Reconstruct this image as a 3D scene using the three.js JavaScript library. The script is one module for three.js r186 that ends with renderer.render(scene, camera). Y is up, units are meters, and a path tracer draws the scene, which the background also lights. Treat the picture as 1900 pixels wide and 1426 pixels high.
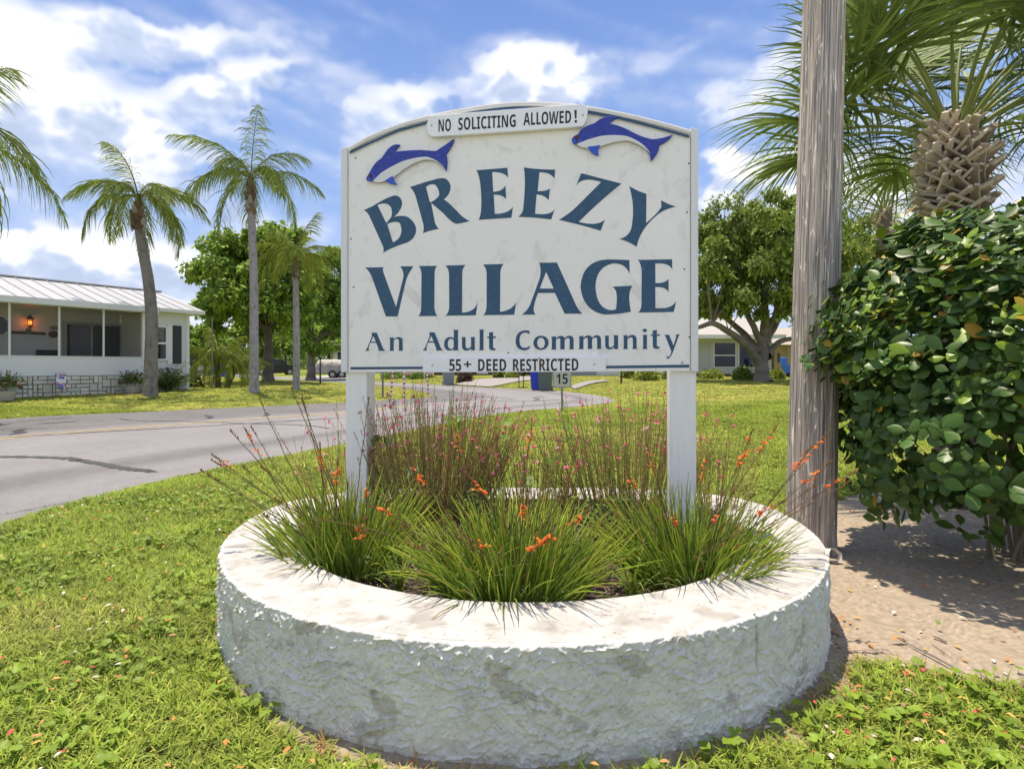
import * as THREE from 'three';
import { mergeGeometries } from 'three/addons/utils/BufferGeometryUtils.js';
import { RoundedBoxGeometry } from 'three/addons/geometries/RoundedBoxGeometry.js';
import { TextGeometry } from 'three/addons/geometries/TextGeometry.js';
import { FontLoader } from 'three/addons/loaders/FontLoader.js';
import { ImprovedNoise } from 'three/addons/math/ImprovedNoise.js';

// ---------- camera, sky, sun, exposure ----------
const scene = new THREE.Scene();
const EYE = 1.25, F = 1100, CX = 950, HY = 680;            // eye height, focal length and horizon of the photograph in its pixels
const camera = new THREE.PerspectiveCamera(2 * Math.atan(713 / F) * 180 / Math.PI, 1900 / 1426, 0.05, 1500);
camera.position.set(0, EYE, 0);
camera.setViewOffset(1900, 1426, 0, 713 - HY, 1900, 1426);
const renderer = new THREE.WebGLRenderer({ antialias: true });
renderer.toneMapping = THREE.LinearToneMapping;
renderer.toneMappingExposure = 2.6;
renderer.shadowMap.enabled = true;
const SUN = new THREE.Vector3().setFromSphericalCoords(1, (90 - 78) * Math.PI / 180, (180 + 42) * Math.PI / 180);
const sun = new THREE.DirectionalLight(0xfff1dc, 2.45);
sun.position.copy(SUN).multiplyScalar(60);
sun.castShadow = true;
sun.shadow.mapSize.set(4096, 4096);
Object.assign(sun.shadow.camera, { left: -45, right: 45, top: 60, bottom: -60, near: 1, far: 160 });
scene.add(sun, sun.target);

// ---------- helpers ----------
let seed = 12345;
function rnd() { seed |= 0; seed = seed + 0x6D2B79F5 | 0; let t = Math.imul(seed ^ seed >>> 15, 1 | seed); t = t + Math.imul(t ^ t >>> 7, 61 | t) ^ t; return ((t ^ t >>> 14) >>> 0) / 4294967296; }
const rr = (a, b) => a + (b - a) * rnd(), gauss = () => (rnd() + rnd() + rnd() - 1.5) / 1.5;
const pick = (a) => a[Math.floor(rnd() * a.length)];
const clamp = (x, a = 0, b = 1) => Math.min(b, Math.max(a, x));
const sstep = (a, b, x) => { const t = clamp((x - a) / (b - a)); return t * t * (3 - 2 * t); };
const mix = (a, b, t) => a + (b - a) * t;
const V = (x, y, z) => new THREE.Vector3(x, y, z);
const P = new ImprovedNoise();
const noise = (x, y, z = 0) => P.noise(x, y, z);
function fbm(x, y, z = 0, o = 4) { let s = 0, a = 0.5; for (let i = 0; i < o; i++) { s += a * P.noise(x, y, z); x = x * 2.03 + 7.1; y = y * 2.03 + 3.7; z = z * 2.03 + 1.3; a *= 0.5; } return s; }
const at = (u, v, Z) => V((u - CX) / F * Z, EYE - (v - HY) / F * Z, -Z);      // photo pixel at a depth
const lin = (r, g, b) => new THREE.Color().setRGB(r, g, b);
const srgb = (r, g, b) => new THREE.Color().setRGB(r / 255, g / 255, b / 255, THREE.SRGBColorSpace);

// sky: blue air with cloud, the same kind of sky all the way round
{
  const W = 2560, H = 1280, data = new Float32Array(W * H * 4);
  const E = 1 / 2.0;
  const L = (r, g, b) => { const c = srgb(r, g, b); return [c.r * E, c.g * E, c.b * E]; };
  const zen = L(95, 127, 194), mid = L(138, 168, 218), low = L(192, 206, 230), white = L(241, 241, 243), grey = L(200, 210, 230), dark = L(176, 189, 215);
  const dirOf = (u, v) => { const d = V(u - CX, HY - v, -F).normalize(); return [Math.atan2(d.x, -d.z), Math.asin(d.y)]; };
  const px = (u, v, ru, rv, rot, a, hard) => { const [az, el] = dirOf(u, v); return { az, el, ra: ru / F * 0.86, re: rv / F * 0.86, c: Math.cos(rot), s: Math.sin(rot), a, hard }; };
  const blobs = [
    px(300, 60, 200, 40, -0.42, 0.74, 0.8), px(450, 125, 110, 36, -0.5, 0.8, 0.9), px(100, 60, 110, 36, -0.3, 0.42, 0.4), px(15, 200, 75, 75, 0, 0.85, 0.95),
    px(225, 250, 100, 62, 0, 1.0, 1), px(150, 340, 190, 48, 0, 0.5, 0.3), px(360, 190, 110, 35, -0.2, 0.5, 0.4), px(760, 205, 170, 55, 0.1, 0.85, 0.5),
    px(985, 170, 95, 48, 0, 1.2, 1), px(1000, 120, 240, 40, 0.1, 0.35, 0.2), px(1400, 175, 170, 45, -0.05, 0.8, 0.3), px(1345, 330, 65, 60, 0, 1.15, 1), px(1420, 370, 130, 50, -0.35, 1.0, 0.9),
    px(1530, 70, 65, 45, 0, 1, 1), px(1600, 320, 200, 120, 0, 0.5, 0.2), px(1800, 420, 240, 120, 0, 0.6, 0.3), px(60, 490, 190, 55, 0, 1.1, 1), px(250, 510, 120, 42, 0, 1.1, 1), px(480, 430, 260, 60, 0, 0.5, 0.2),
    px(600, 30, 200, 30, -0.2, 0.4, 0.2), px(700, 300, 240, 60, 0, 0.45, 0.2), px(70, 590, 300, 40, 0, 0.8, 0.6), px(1250, 80, 120, 25, -0.3, 0.35, 0.1), px(1750, 60, 160, 80, 0.2, 0.6, 0.4),
  ];
  for (let i = 0; i < 95; i++) {                                                  // the rest of the sky, of the same kind
    const az = rr(0.85, 2 * Math.PI - 0.85), el = Math.asin(rr(0.02, 0.92)), k = 1 / Math.max(0.25, Math.cos(el)), r = rr(0.06, 0.24);
    blobs.push({ az, el, ra: r * k, re: r * rr(0.3, 0.6), c: 1, s: rr(-0.3, 0.3), a: rr(0.5, 1.15), hard: rnd() });
  }
  const soften = 4, gw = W / soften, fields = [0, 1, 2, 3].map(() => new Float32Array((H / soften / 2 + 3) * (gw + 1)));      // slow noise on a coarser grid
  for (let j = 0; j < H / soften / 2 + 3; j++) { const el = (j - 1) * soften / H * Math.PI, se = Math.sin(el), ce = Math.cos(el); for (let i = 0; i <= gw; i++) { const th = ((i * soften + 0.5) / W - 0.5) * 2 * Math.PI, x = ce * Math.cos(th), z = ce * Math.sin(th), o = j * (gw + 1) + i; fields[0][o] = fbm(x * 4 + 5, se * 7, z * 4, 4); fields[1][o] = fbm(x * 4 - 9, se * 7 + 4, z * 4, 4); fields[2][o] = fbm(x * 6 + 2, se * 11, z * 6, 4); fields[3][o] = fbm(x * 5 + se * 9, se * 22 + x * 6, z * 5, 5); } }
  for (let j = 0; j < H; j++) {
    const el = ((j + 0.5) / H - 0.5) * Math.PI, se = Math.sin(el), ce = Math.cos(el), t1 = sstep(0, 0.30, el), t2 = sstep(0.22, 0.75, el);
    const near = blobs.filter((b) => Math.abs(el - b.el) < 2.1 * Math.max(b.re, Math.abs(b.s) * b.ra) + 0.06);
    const b0 = mix(mix(low[0], mid[0], t1), zen[0], t2), b1 = mix(mix(low[1], mid[1], t1), zen[1], t2), b2 = mix(mix(low[2], mid[2], t1), zen[2], t2);
    const gy = clamp((j + 0.5 - H / 2) / soften + 1, 0, H / soften / 2 + 1.9), gj = Math.floor(gy), fy = gy - gj;
    for (let i = 0; i < W; i++) {
      const o = (j * W + i) * 4; let c0 = b0, c1 = b1, c2 = b2;
      if (el > -0.02) {
        const th = ((i + 0.5) / W - 0.5) * 2 * Math.PI, x = ce * Math.cos(th), z = ce * Math.sin(th), az = Math.atan2(x, -z);
        const gi = Math.floor(i / soften), fx = i / soften - gi, q = gj * (gw + 1) + gi, at4 = (f) => mix(mix(f[q], f[q + 1], fx), mix(f[q + gw + 1], f[q + gw + 2], fx), fy);
        const wx = at4(fields[0]), wy = at4(fields[1]), big = at4(fields[2]), cir = at4(fields[3]), fine = fbm(x * 22, se * 34 + 8, z * 22, 4);
        let cov = 0, hard = 0, top = 0;
        for (const b of near) {
          let da = az - b.az; if (da > Math.PI) da -= 2 * Math.PI; else if (da < -Math.PI) da += 2 * Math.PI;
          if (Math.abs(da) > b.ra * 2 + 0.1) continue;
          da += wx * 0.10; const de = el - b.el + wy * 0.07, u = (da * b.c - de * b.s) / b.ra, v = (da * b.s + de * b.c) / b.re, d = u * u + v * v;
          if (d > 5) continue;
          const w = b.a * Math.exp(-d * 0.9);
          hard = Math.max(hard, b.hard * Math.min(1, w * 1.6)); cov += w; top += w * clamp(0.5 + v * 0.6);
        }
        const bil = hard > 0.02 ? 1.1 * Math.abs(noise(x * 14 + 3, se * 20, z * 14)) + 0.6 * Math.abs(noise(x * 31, se * 42 + 5, z * 31)) + 0.3 * Math.abs(noise(x * 66, se * 85, z * 66 + 2)) - 0.42 : 0;
        const v = cov + big * 0.55 + fine * 0.22 - 0.04, hv = cov + big * 0.25 - bil * 0.55, soft = sstep(0.16, 1.1, v), sharp = sstep(0.40, 0.58, hv);
        let m = mix(soft, Math.max(sharp, soft * 0.45), hard * 0.9);
        m = Math.max(m, 0.46 * sstep(-0.12, 0.45, cir) * sstep(0.02, 0.2, el), 0.55 * sstep(0.25, 0.02, el)) * 0.97;   // high thin streaks, haze low down
        const lum = clamp(0.56 + (top / Math.max(0.15, cov) - 0.5) * 1.0 + fine * 0.75 + big * 0.35 - bil * hard), l1 = clamp(lum * 2), l2 = sstep(0.3, 0.75, lum);
        c0 = mix(c0, mix(mix(dark[0], grey[0], l1), white[0], l2), m); c1 = mix(c1, mix(mix(dark[1], grey[1], l1), white[1], l2), m); c2 = mix(c2, mix(mix(dark[2], grey[2], l1), white[2], l2), m);
      }
      data[o] = c0; data[o + 1] = c1; data[o + 2] = c2; data[o + 3] = 1;
    }
  }
  const sky = new THREE.DataTexture(data, W, H, THREE.RGBAFormat, THREE.FloatType);
  sky.mapping = THREE.EquirectangularReflectionMapping;
  sky.magFilter = sky.minFilter = THREE.LinearFilter;
  sky.needsUpdate = true;
  scene.background = sky; scene.environment = sky;
}

// ---------- naming and geometry helpers ----------
const taken = {};
function numbered(n) { const k = taken[n] = (taken[n] ?? -1) + 1; return k ? n + '_' + String(k).padStart(3, '0') : n; }
function tag(o, label, category, group, kind) { o.userData = { label, category }; if (group) o.userData.group = group; if (kind) o.userData.kind = kind; return o; }
function thing(name, label, category, pos = [0, 0, 0], turn = 0, group) { const o = new THREE.Group(); o.name = numbered(name); scene.add(o); o.position.set(...pos); o.rotation.y = turn; return tag(o, label, category, group); }
function part(name, geo, mat, parent, pos) { const m = new THREE.Mesh(geo, mat); m.name = name; parent.add(m); if (pos) m.position.set(...pos); return m; }
function solo(name, geo, mat, label, category, group, kind) { const m = new THREE.Mesh(geo, mat); m.name = numbered(name); scene.add(m); return tag(m, label, category, group, kind); }
function struct(name, geo, mat, label, category) { return solo(name, geo, mat, label, category, null, 'structure'); }
function box(w, h, d, x = 0, y = 0, z = 0, r = 0) { const g = r ? new RoundedBoxGeometry(w, h, d, 2, r) : new THREE.BoxGeometry(w, h, d); return g.translate(x, y, z); }
const span = (x0, x1, y0, y1, z0, z1, r = 0) => box(x1 - x0, y1 - y0, z1 - z0, (x0 + x1) / 2, (y0 + y1) / 2, (z0 + z1) / 2, r);
class MB {                                                                        // collects triangles with vertex colours
  constructor() { this.p = []; this.c = []; this.i = []; this.n = 0; }
  v(x, y, z, c) { this.p.push(x, y, z); this.c.push(c.r, c.g, c.b); return this.n++; }
  tube(pts, rad, sides, col, cap = true) {
    const k = pts.length, t = V(), a = V(), b = V(), q = V(); let prev = null, up = V(0.31, 0.2, 0.93).normalize();
    for (let j = 0; j < k; j++) {
      t.copy(pts[Math.min(k - 1, j + 1)]).sub(pts[Math.max(0, j - 1)]).normalize();
      a.copy(up).addScaledVector(t, -up.dot(t)).normalize(); b.crossVectors(t, a); up.copy(a);
      const r = typeof rad === 'number' ? rad : typeof rad === 'function' ? rad(j / (k - 1)) : rad[j], c = Array.isArray(col) ? col[j] : col, base = this.n;
      for (let s = 0; s < sides; s++) { const f = s / sides * 2 * Math.PI; q.copy(pts[j]).addScaledVector(a, Math.cos(f) * r).addScaledVector(b, Math.sin(f) * r); this.v(q.x, q.y, q.z, c); }
      if (prev !== null) for (let s = 0; s < sides; s++) { const s1 = (s + 1) % sides; this.i.push(prev + s, prev + s1, base + s, prev + s1, base + s1, base + s); }
      prev = base;
    }
    if (cap && prev !== null) { const c = this.v(pts[k - 1].x, pts[k - 1].y, pts[k - 1].z, Array.isArray(col) ? col[k - 1] : col); for (let s = 0; s < sides; s++) this.i.push(prev + s, prev + (s + 1) % sides, c); }
    return this;
  }
  strip(pts, wid, side, col, fold = 0) {                                          // a blade: centre line, half widths, sideways direction; fold lifts the edges
    const k = pts.length; let prev = null; const t = V(), s = V(), nn = V();
    for (let j = 0; j < k; j++) {
      t.copy(pts[Math.min(k - 1, j + 1)]).sub(pts[Math.max(0, j - 1)]).normalize();
      s.copy(side).addScaledVector(t, -side.dot(t)).normalize(); nn.crossVectors(s, t);
      const w = typeof wid === 'function' ? wid(j / (k - 1)) : wid[j], c = Array.isArray(col) ? col[j] : col, p = pts[j], f = fold * w;
      const l = this.v(p.x - s.x * w + nn.x * f, p.y - s.y * w + nn.y * f, p.z - s.z * w + nn.z * f, c);
      let m = null; if (fold) m = this.v(p.x, p.y, p.z, c);
      const r = this.v(p.x + s.x * w + nn.x * f, p.y + s.y * w + nn.y * f, p.z + s.z * w + nn.z * f, c);
      if (prev) { if (fold) this.i.push(prev[0], prev[1], l, prev[1], m, l, prev[1], prev[2], m, prev[2], r, m); else this.i.push(prev[0], prev[2], l, prev[2], r, l); }
      prev = [l, m, r];
    }
    return this;
  }
  add(geo, col, mat4) {
    const g = mat4 ? geo.clone().applyMatrix4(mat4) : geo, p = g.attributes.position, o = this.n;
    for (let j = 0; j < p.count; j++) this.v(p.getX(j), p.getY(j), p.getZ(j), col);
    if (g.index) for (const q of g.index.array) this.i.push(o + q); else for (let j = 0; j < p.count; j++) this.i.push(o + j);
    return this;
  }
  geo(flat = false) {
    const g = new THREE.BufferGeometry();
    g.setAttribute('position', new THREE.Float32BufferAttribute(this.p, 3)); g.setAttribute('color', new THREE.Float32BufferAttribute(this.c, 3)); g.setIndex(this.i);
    if (!flat) g.computeVertexNormals();
    return g;
  }
}
function arc(p, dir, len, n, sag, curl = V(0, 0, 0)) {                            // a stem that starts along dir and bends under its weight
  const out = [p.clone()], d = dir.clone().normalize(), q = p.clone();
  for (let i = 0; i < n; i++) { d.y -= sag / n; d.addScaledVector(curl, 1 / n).normalize(); q.addScaledVector(d, len / n); out.push(q.clone()); }
  return out;
}
function noiseTex(w, h, f, srgbMap = false, rx = 1, ry = 1) {
  const d = new Uint8Array(w * h * 4);
  for (let j = 0; j < h; j++) for (let i = 0; i < w; i++) { const c = f(i / w, j / h, i, j), o = (j * w + i) * 4; if (typeof c === 'number') d[o] = d[o + 1] = d[o + 2] = clamp(c) * 255; else { d[o] = clamp(c[0]) * 255; d[o + 1] = clamp(c[1]) * 255; d[o + 2] = clamp(c[2]) * 255; } d[o + 3] = 255; }
  const t = new THREE.DataTexture(d, w, h); t.wrapS = t.wrapT = THREE.RepeatWrapping; t.magFilter = THREE.LinearFilter; t.minFilter = THREE.LinearMipmapLinearFilter; t.generateMipmaps = true;
  t.repeat.set(rx, ry); if (srgbMap) t.colorSpace = THREE.SRGBColorSpace; t.needsUpdate = true; return t;
}
const tnoise = (u, v, k, s = 0) => { const a = u * 2 * Math.PI, b = v * 2 * Math.PI, r = k / (2 * Math.PI); return noise(Math.cos(a) * r + 20 + s, Math.sin(a) * r + Math.cos(b) * r * 1.01 + s * 0.7, Math.sin(b) * r - s); };   // tiles in both directions
const tf = (u, v, k, s = 0, o = 4) => { let q = 0, a = 0.5; for (let i = 0; i < o; i++) { q += a * tnoise(u, v, k, s + i * 3.1); k *= 2; a *= 0.5; } return q; };
const grainTex = noiseTex(512, 512, (u, v) => 0.78 + 0.5 * tf(u, v, 24, 1) + 0.22 * (rnd() - 0.5));
const bumpTex = noiseTex(512, 512, (u, v) => 0.5 + 0.6 * tf(u, v, 20, 9) + 0.3 * (rnd() - 0.5));
const std = (color, roughness = 0.8, extra = {}) => new THREE.MeshStandardMaterial({ color, roughness, ...extra });
const leafMat = (roughness = 0.6, transmission = 0.35, color = 0xffffff) => new THREE.MeshPhysicalMaterial({ color, roughness, transmission, thickness: 0, vertexColors: true, side: THREE.DoubleSide, specularIntensity: 0.45 });
const M = {
  leaf: leafMat(0.8, 0.4), stem: std(0xffffff, 0.8, { vertexColors: true, side: THREE.DoubleSide }), bark: std(0xffffff, 0.95, { vertexColors: true }),
  white: std(lin(0.74, 0.74, 0.73), 0.5), offwhite: std(lin(0.70, 0.69, 0.66), 0.6), black: std(lin(0.02, 0.02, 0.022), 0.4), glass: std(lin(0.012, 0.014, 0.016), 0.04), metal: std(lin(0.45, 0.46, 0.47), 0.35, { metalness: 0.8 }),
};

// ---------- ground: level near the planter, lots a little higher than the road ----------
const roadY = (Z) => 0.012 * clamp(Z - 5, 0, 25);
function onRoad(u, v) { let Z = EYE * F / (v - HY); for (let i = 0; i < 12; i++) Z = (EYE - roadY(Z)) * F / (v - HY); return V((u - CX) / F * Z, 0, -Z); }
const pairs = [[-400, 1150, -400, 815], [0, 975, 0, 778], [300, 893, 300, 763], [640, 825, 640, 747], [940, 767.5, 730, 741.5], [1075, 754, 790, 738.3], [1139, 745.6, 798, 736], [1108, 734, 799, 733.5], [1021, 724.6, 796, 730.5],
  [907, 719.6, 770, 724], [800, 713.5, 740, 718.5], [703, 709, 703, 716], [640, 705, 640, 710.5], [542, 700, 542, 706.5], [438, 693.5, 438, 700], [355, 692, 355, 697.3], [200, 690, 200, 694]];
const nearEdge = new THREE.CatmullRomCurve3(pairs.map((p) => onRoad(p[0], p[1])), false, 'centripetal'), farEdge = new THREE.CatmullRomCurve3(pairs.map((p) => onRoad(p[2], p[3])), false, 'centripetal');
const RS = 120, roadN = [], roadF = [];
for (let i = 0; i <= RS; i++) { roadN.push(nearEdge.getPoint(i / RS)); roadF.push(farEdge.getPoint(i / RS)); }
const ring = [...roadN, ...roadF.slice().reverse()];
const ringBox = new THREE.Box3().setFromPoints(ring);
function roadDist(x, z) {                                                          // signed distance to the road, negative on it
  let d = 1e9, inside = false;
  for (let i = 0, j = ring.length - 1; i < ring.length; j = i++) {
    const a = ring[j], b = ring[i], ex = b.x - a.x, ez = b.z - a.z, px = x - a.x, pz = z - a.z, t = clamp((px * ex + pz * ez) / (ex * ex + ez * ez + 1e-9)), qx = px - ex * t, qz = pz - ez * t;
    d = Math.min(d, qx * qx + qz * qz);
    if ((a.z > z) !== (b.z > z) && x < (b.x - a.x) * (z - a.z) / (b.z - a.z) + a.x) inside = !inside;
  }
  return inside ? -Math.sqrt(d) : Math.sqrt(d);
}
const lift = (d, Z) => d > 0 ? 0.26 * sstep(0, 5, d) * sstep(9, 15, Z) + 0.015 * sstep(0, 0.3, d) : 0;
const ground = (x, z, d = roadDist(x, z)) => roadY(-z) + lift(d, -z) + (d > 0 ? 0.03 * fbm(x * 0.35, z * 0.35, 3, 2) * sstep(5, 9, -z) * sstep(0, 3, d) : 0);
function onGround(u, v) { let Z = EYE * F / Math.max(3, v - HY); for (let i = 0; i < 25; i++) { const x = (u - CX) / F * Z; Z = mix(Z, (EYE - ground(x, -Z)) * F / Math.max(3, v - HY), 0.6); } const x = (u - CX) / F * Z; return V(x, ground(x, -Z), -Z); }
const standAt = (u, Z) => { const x = (u - CX) / F * Z; return V(x, ground(x, -Z), -Z); };
const PC = { x: 0.055, z: -3.38, R: 1.545, r: 1.205, top: 0.39, soil: 0.29 };       // planter
function planterR(a, inner) { const R = inner ? PC.r : PC.R, s = Math.sin(a); if (s >= 0) return R; const b = inner ? 0.51 : 0.85; return R / Math.cbrt(Math.abs(Math.cos(a)) ** 3 + (-s * R / b) ** 3); }   // round in front, flatter at the back
const planterDist = (x, z) => Math.hypot(x - PC.x, z - PC.z) - planterR(Math.atan2(z - PC.z, x - PC.x));
const sandPoly = [[0.9, -1.95], [1.15, -2.2], [1.4, -2.42], [1.62, -2.46], [1.86, -2.3], [2.6, -2.16], [4, -2.2], [8, -2.5], [8, -6.5], [3.6, -5.9], [2.75, -5.3], [2.15, -4.7], [1.8, -4.35], [1.5, -4.0], [1.0, -3.4]];
function sand(x, z) {
  if (z < -7 || z > 0) return 0;
  const wx = x + 0.10 * fbm(x * 3, z * 3, 5, 4), wz = z + 0.16 * fbm(x * 3 + 9, z * 3, 2, 4);
  let d = 1e9, inside = false;
  for (let i = 0, j = sandPoly.length - 1; i < sandPoly.length; j = i++) { const [ax, az] = sandPoly[j], [bx, bz] = sandPoly[i], ex = bx - ax, ez = bz - az, px = wx - ax, pz = wz - az, t = clamp((px * ex + pz * ez) / (ex * ex + ez * ez)); d = Math.min(d, Math.hypot(px - ex * t, pz - ez * t)); if ((az > wz) !== (bz > wz) && wx < (bx - ax) * (wz - az) / (bz - az) + ax) inside = !inside; }
  const a = sstep(-0.06, 0.05, inside ? d : -d);
  const pd = planterDist(wx, wz);
  const side = sstep(-0.9, 0.3, x + 0.4 * (z + 3.4));
  return Math.max(a, (1 - sstep(0.0, mix(0.05, 0.17, side) + 0.10 * noise(x * 2, z * 2, 8), pd)) * sstep(-1.55, -1.1, x));
}
{
  const mb = new MB(), NA = 420, rad = [0.02];
  while (rad[rad.length - 1] < 900) { const r = rad[rad.length - 1]; rad.push(r + Math.max(r < 7 ? 0.022 : 0.03, r * (r < 7 ? 0.008 : r < 60 ? 0.02 : 0.12))); }
  const c = lin(0, 0, 0), uv = [];
  const angs = []; for (let i = 0; i <= NA; i++) { const t = i / NA * 2 - 1; angs.push(Math.PI * (Math.abs(t) < 0.86 ? t / 0.86 * 0.30 : Math.sign(t) * (0.30 + (Math.abs(t) - 0.86) / 0.14 * 0.70))); }
  for (let j = 0; j < rad.length; j++) for (let i = 0; i <= NA; i++) {
    const r = rad[j], a = angs[i], x = r * Math.sin(a), z = -r * Math.cos(a), front = Math.abs(a) < 1 && r < 95;
    const d = front ? roadDist(x, z) : 30, s = front ? sand(x, z) : 0;
    let y = ground(x, z, d);
    if (s > 0) y += s * (0.012 * fbm(x * 6, z * 6, 1, 3) + 0.005 * fbm(x * 22, z * 22, 4, 2));
    const n1 = fbm(x * 0.8, z * 0.8, 1, 4), n2 = fbm(x * 9, z * 9, 6, 3), dry = sstep(0.05, 0.4, fbm(x * 0.25, z * 0.5, 11, 3) + 0.3 * n2);
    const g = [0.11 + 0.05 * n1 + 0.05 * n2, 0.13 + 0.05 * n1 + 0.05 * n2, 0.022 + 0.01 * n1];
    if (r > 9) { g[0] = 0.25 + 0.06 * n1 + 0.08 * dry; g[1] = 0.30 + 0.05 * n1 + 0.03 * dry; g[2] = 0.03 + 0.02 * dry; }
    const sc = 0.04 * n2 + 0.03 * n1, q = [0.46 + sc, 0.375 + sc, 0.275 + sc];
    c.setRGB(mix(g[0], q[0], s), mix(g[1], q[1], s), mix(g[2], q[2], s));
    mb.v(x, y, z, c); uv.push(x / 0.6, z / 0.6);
  }
  for (let j = 0; j < rad.length - 1; j++) for (let i = 0; i < NA; i++) { const a = j * (NA + 1) + i, b = a + NA + 1; mb.i.push(a, a + 1, b, a + 1, b + 1, b); }
  const g = mb.geo(); g.setAttribute('uv', new THREE.Float32BufferAttribute(uv, 2));
  const up = g.attributes.normal; if (up.getY(5000) < 0) { const ix = g.index.array; for (let i = 0; i < ix.length; i += 3) { const t = ix[i]; ix[i] = ix[i + 1]; ix[i + 1] = t; } g.computeVertexNormals(); }
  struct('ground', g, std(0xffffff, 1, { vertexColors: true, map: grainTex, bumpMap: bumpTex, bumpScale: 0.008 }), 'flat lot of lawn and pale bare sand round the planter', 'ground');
}

// ---------- road ----------
const roadAt = (s, t) => { const k = clamp(s * RS, 0, RS - 1e-6), i = Math.floor(k), f = k - i, a = roadN[i].clone().lerp(roadN[i + 1], f), b = roadF[i].clone().lerp(roadF[i + 1], f); return a.lerp(b, t); };
{
  const mb = new MB(), NT = 60, uv = [], c = lin(0, 0, 0);
  for (let i = 0; i <= RS * 4; i++) for (let j = 0; j <= NT; j++) {
    const t = j / NT, p = roadAt(i / RS / 4, t), n = fbm(p.x * 0.9, p.z * 0.9, 2, 4), w = fbm(t * 26, i * 0.032, 7, 3);
    let k = 0.285 + 0.05 * n + 0.035 * w + 0.05 * fbm(p.x * 7, p.z * 7, 4, 2);
    k -= 0.10 * Math.exp(-(((t - 0.17 + 0.03 * n) / 0.045) ** 2)) * sstep(-0.25, 0.15, n + 0.25);
    k -= 0.10 * sstep(0.62, 0.72, t + 0.1 * w);
    k -= 0.03 * sstep(0.02, 0, t);
    c.setRGB(k * 1.0, k * 0.965, k * 0.955); mb.v(p.x, roadY(-p.z) + 0.012, p.z, c); uv.push(p.x / 0.5, p.z / 0.5);
  }
  for (let i = 0; i < RS * 4; i++) for (let j = 0; j < NT; j++) { const a = i * (NT + 1) + j, b = a + NT + 1; mb.i.push(a, b, a + 1, a + 1, b, b + 1); }
  const g = mb.geo(); g.setAttribute('uv', new THREE.Float32BufferAttribute(uv, 2));
  const road = struct('road', g, std(0xffffff, 0.95, { vertexColors: true, map: noiseTex(512, 512, (u, v) => 0.80 + 0.45 * tf(u, v, 34, 4, 3) + 0.5 * (rnd() - 0.5)), bumpMap: bumpTex, bumpScale: 0.006, side: THREE.DoubleSide }), 'worn grey asphalt road bending past the lawn', 'road');
  const ribbon = (pts, wid, y, name, mat, col) => { const m = new MB(), k = pts.length; pts.forEach((p, i) => { const a = pts[Math.max(0, i - 1)], b = pts[Math.min(k - 1, i + 1)], l = Math.hypot(b.x - a.x, b.z - a.z) || 1, nx = -(b.z - a.z) / l, nz = (b.x - a.x) / l, w = wid(i / (k - 1)), c = Array.isArray(col) ? col[i] : col, h = roadY(-p.z) + y; m.v(p.x - nx * w, h, p.z - nz * w, c); m.v(p.x + nx * w, h, p.z + nz * w, c); if (i) { const q = i * 2; m.i.push(q - 2, q - 1, q, q - 1, q + 1, q); } }); const nrm = []; for (let i = 0; i < m.n; i++) nrm.push(0, 1, 0); const q = m.geo(); q.setAttribute('normal', new THREE.Float32BufferAttribute(nrm, 3)); return part(name, q, mat, road); };
  const tar = std(lin(0.045, 0.045, 0.047), 0.7, { side: THREE.DoubleSide, bumpMap: null }), paint = std(0xffffff, 0.9, { side: THREE.DoubleSide, vertexColors: true });
  const seal = (px, w) => { const cv = new THREE.CatmullRomCurve3(px.map(([u, v]) => onRoad(u, v))), n = px.length * 12, pts = []; for (let i = 0; i <= n; i++) { const p = cv.getPoint(i / n); p.x += 0.05 * noise(i * 0.7, 3, w * 9); p.z += 0.10 * noise(i * 0.7, 8, w * 5); pts.push(p); } ribbon(pts, (t) => w * (0.65 + 0.5 * Math.abs(noise(t * 15, 1, w * 50))) * Math.min(1, 12 * t + 0.2, 12 * (1 - t) + 0.2), 0.017, 'tar_seal', tar, lin(1, 1, 1)); };
  seal([[-120, 845], [0, 849], [110, 851], [160, 858], [235, 871], [290, 878]], 0.085); seal([[0, 813], [140, 805], [300, 796], [470, 786], [640, 776]], 0.05);
  seal([[20, 806], [38, 804], [32, 800], [46, 797]], 0.09); seal([[215, 777], [250, 781], [360, 783], [470, 787], [560, 790], [620, 797]], 0.035); seal([[378, 771], [392, 775], [384, 777]], 0.07); seal([[490, 766], [497, 770], [488, 773]], 0.06);
  seal([[70, 787], [140, 783]], 0.06); seal([[1010, 736], [992, 739], [1000, 742], [988, 744]], 0.06); seal([[840, 742], [900, 744], [985, 745], [1040, 742]], 0.05); seal([[820, 735], [900, 737], [960, 742]], 0.04); seal([[0, 958], [70, 945], [170, 925]], 0.006); seal([[650, 790], [760, 770], [900, 752]], 0.03);
  const yl = (s0, s1, off) => { const pts = [], cols = []; for (let i = 0; i <= 90; i++) { const s = mix(s0, s1, i / 90), a = roadAt(s, 0), b = roadAt(s, 1), t = 0.60 + off; pts.push(a.lerp(b, t)); const k = noise(i * 0.9, off * 40, 5); cols.push(lin(0.42 + 0.1 * k, 0.33 + 0.03 * k, 0.17 + 0.12 * Math.abs(k))); } ribbon(pts, () => 0.05, 0.0165, 'yellow_line', paint, cols); };
  yl(0.02, 0.235, 0); yl(0.02, 0.235, 0.025);
}

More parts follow.
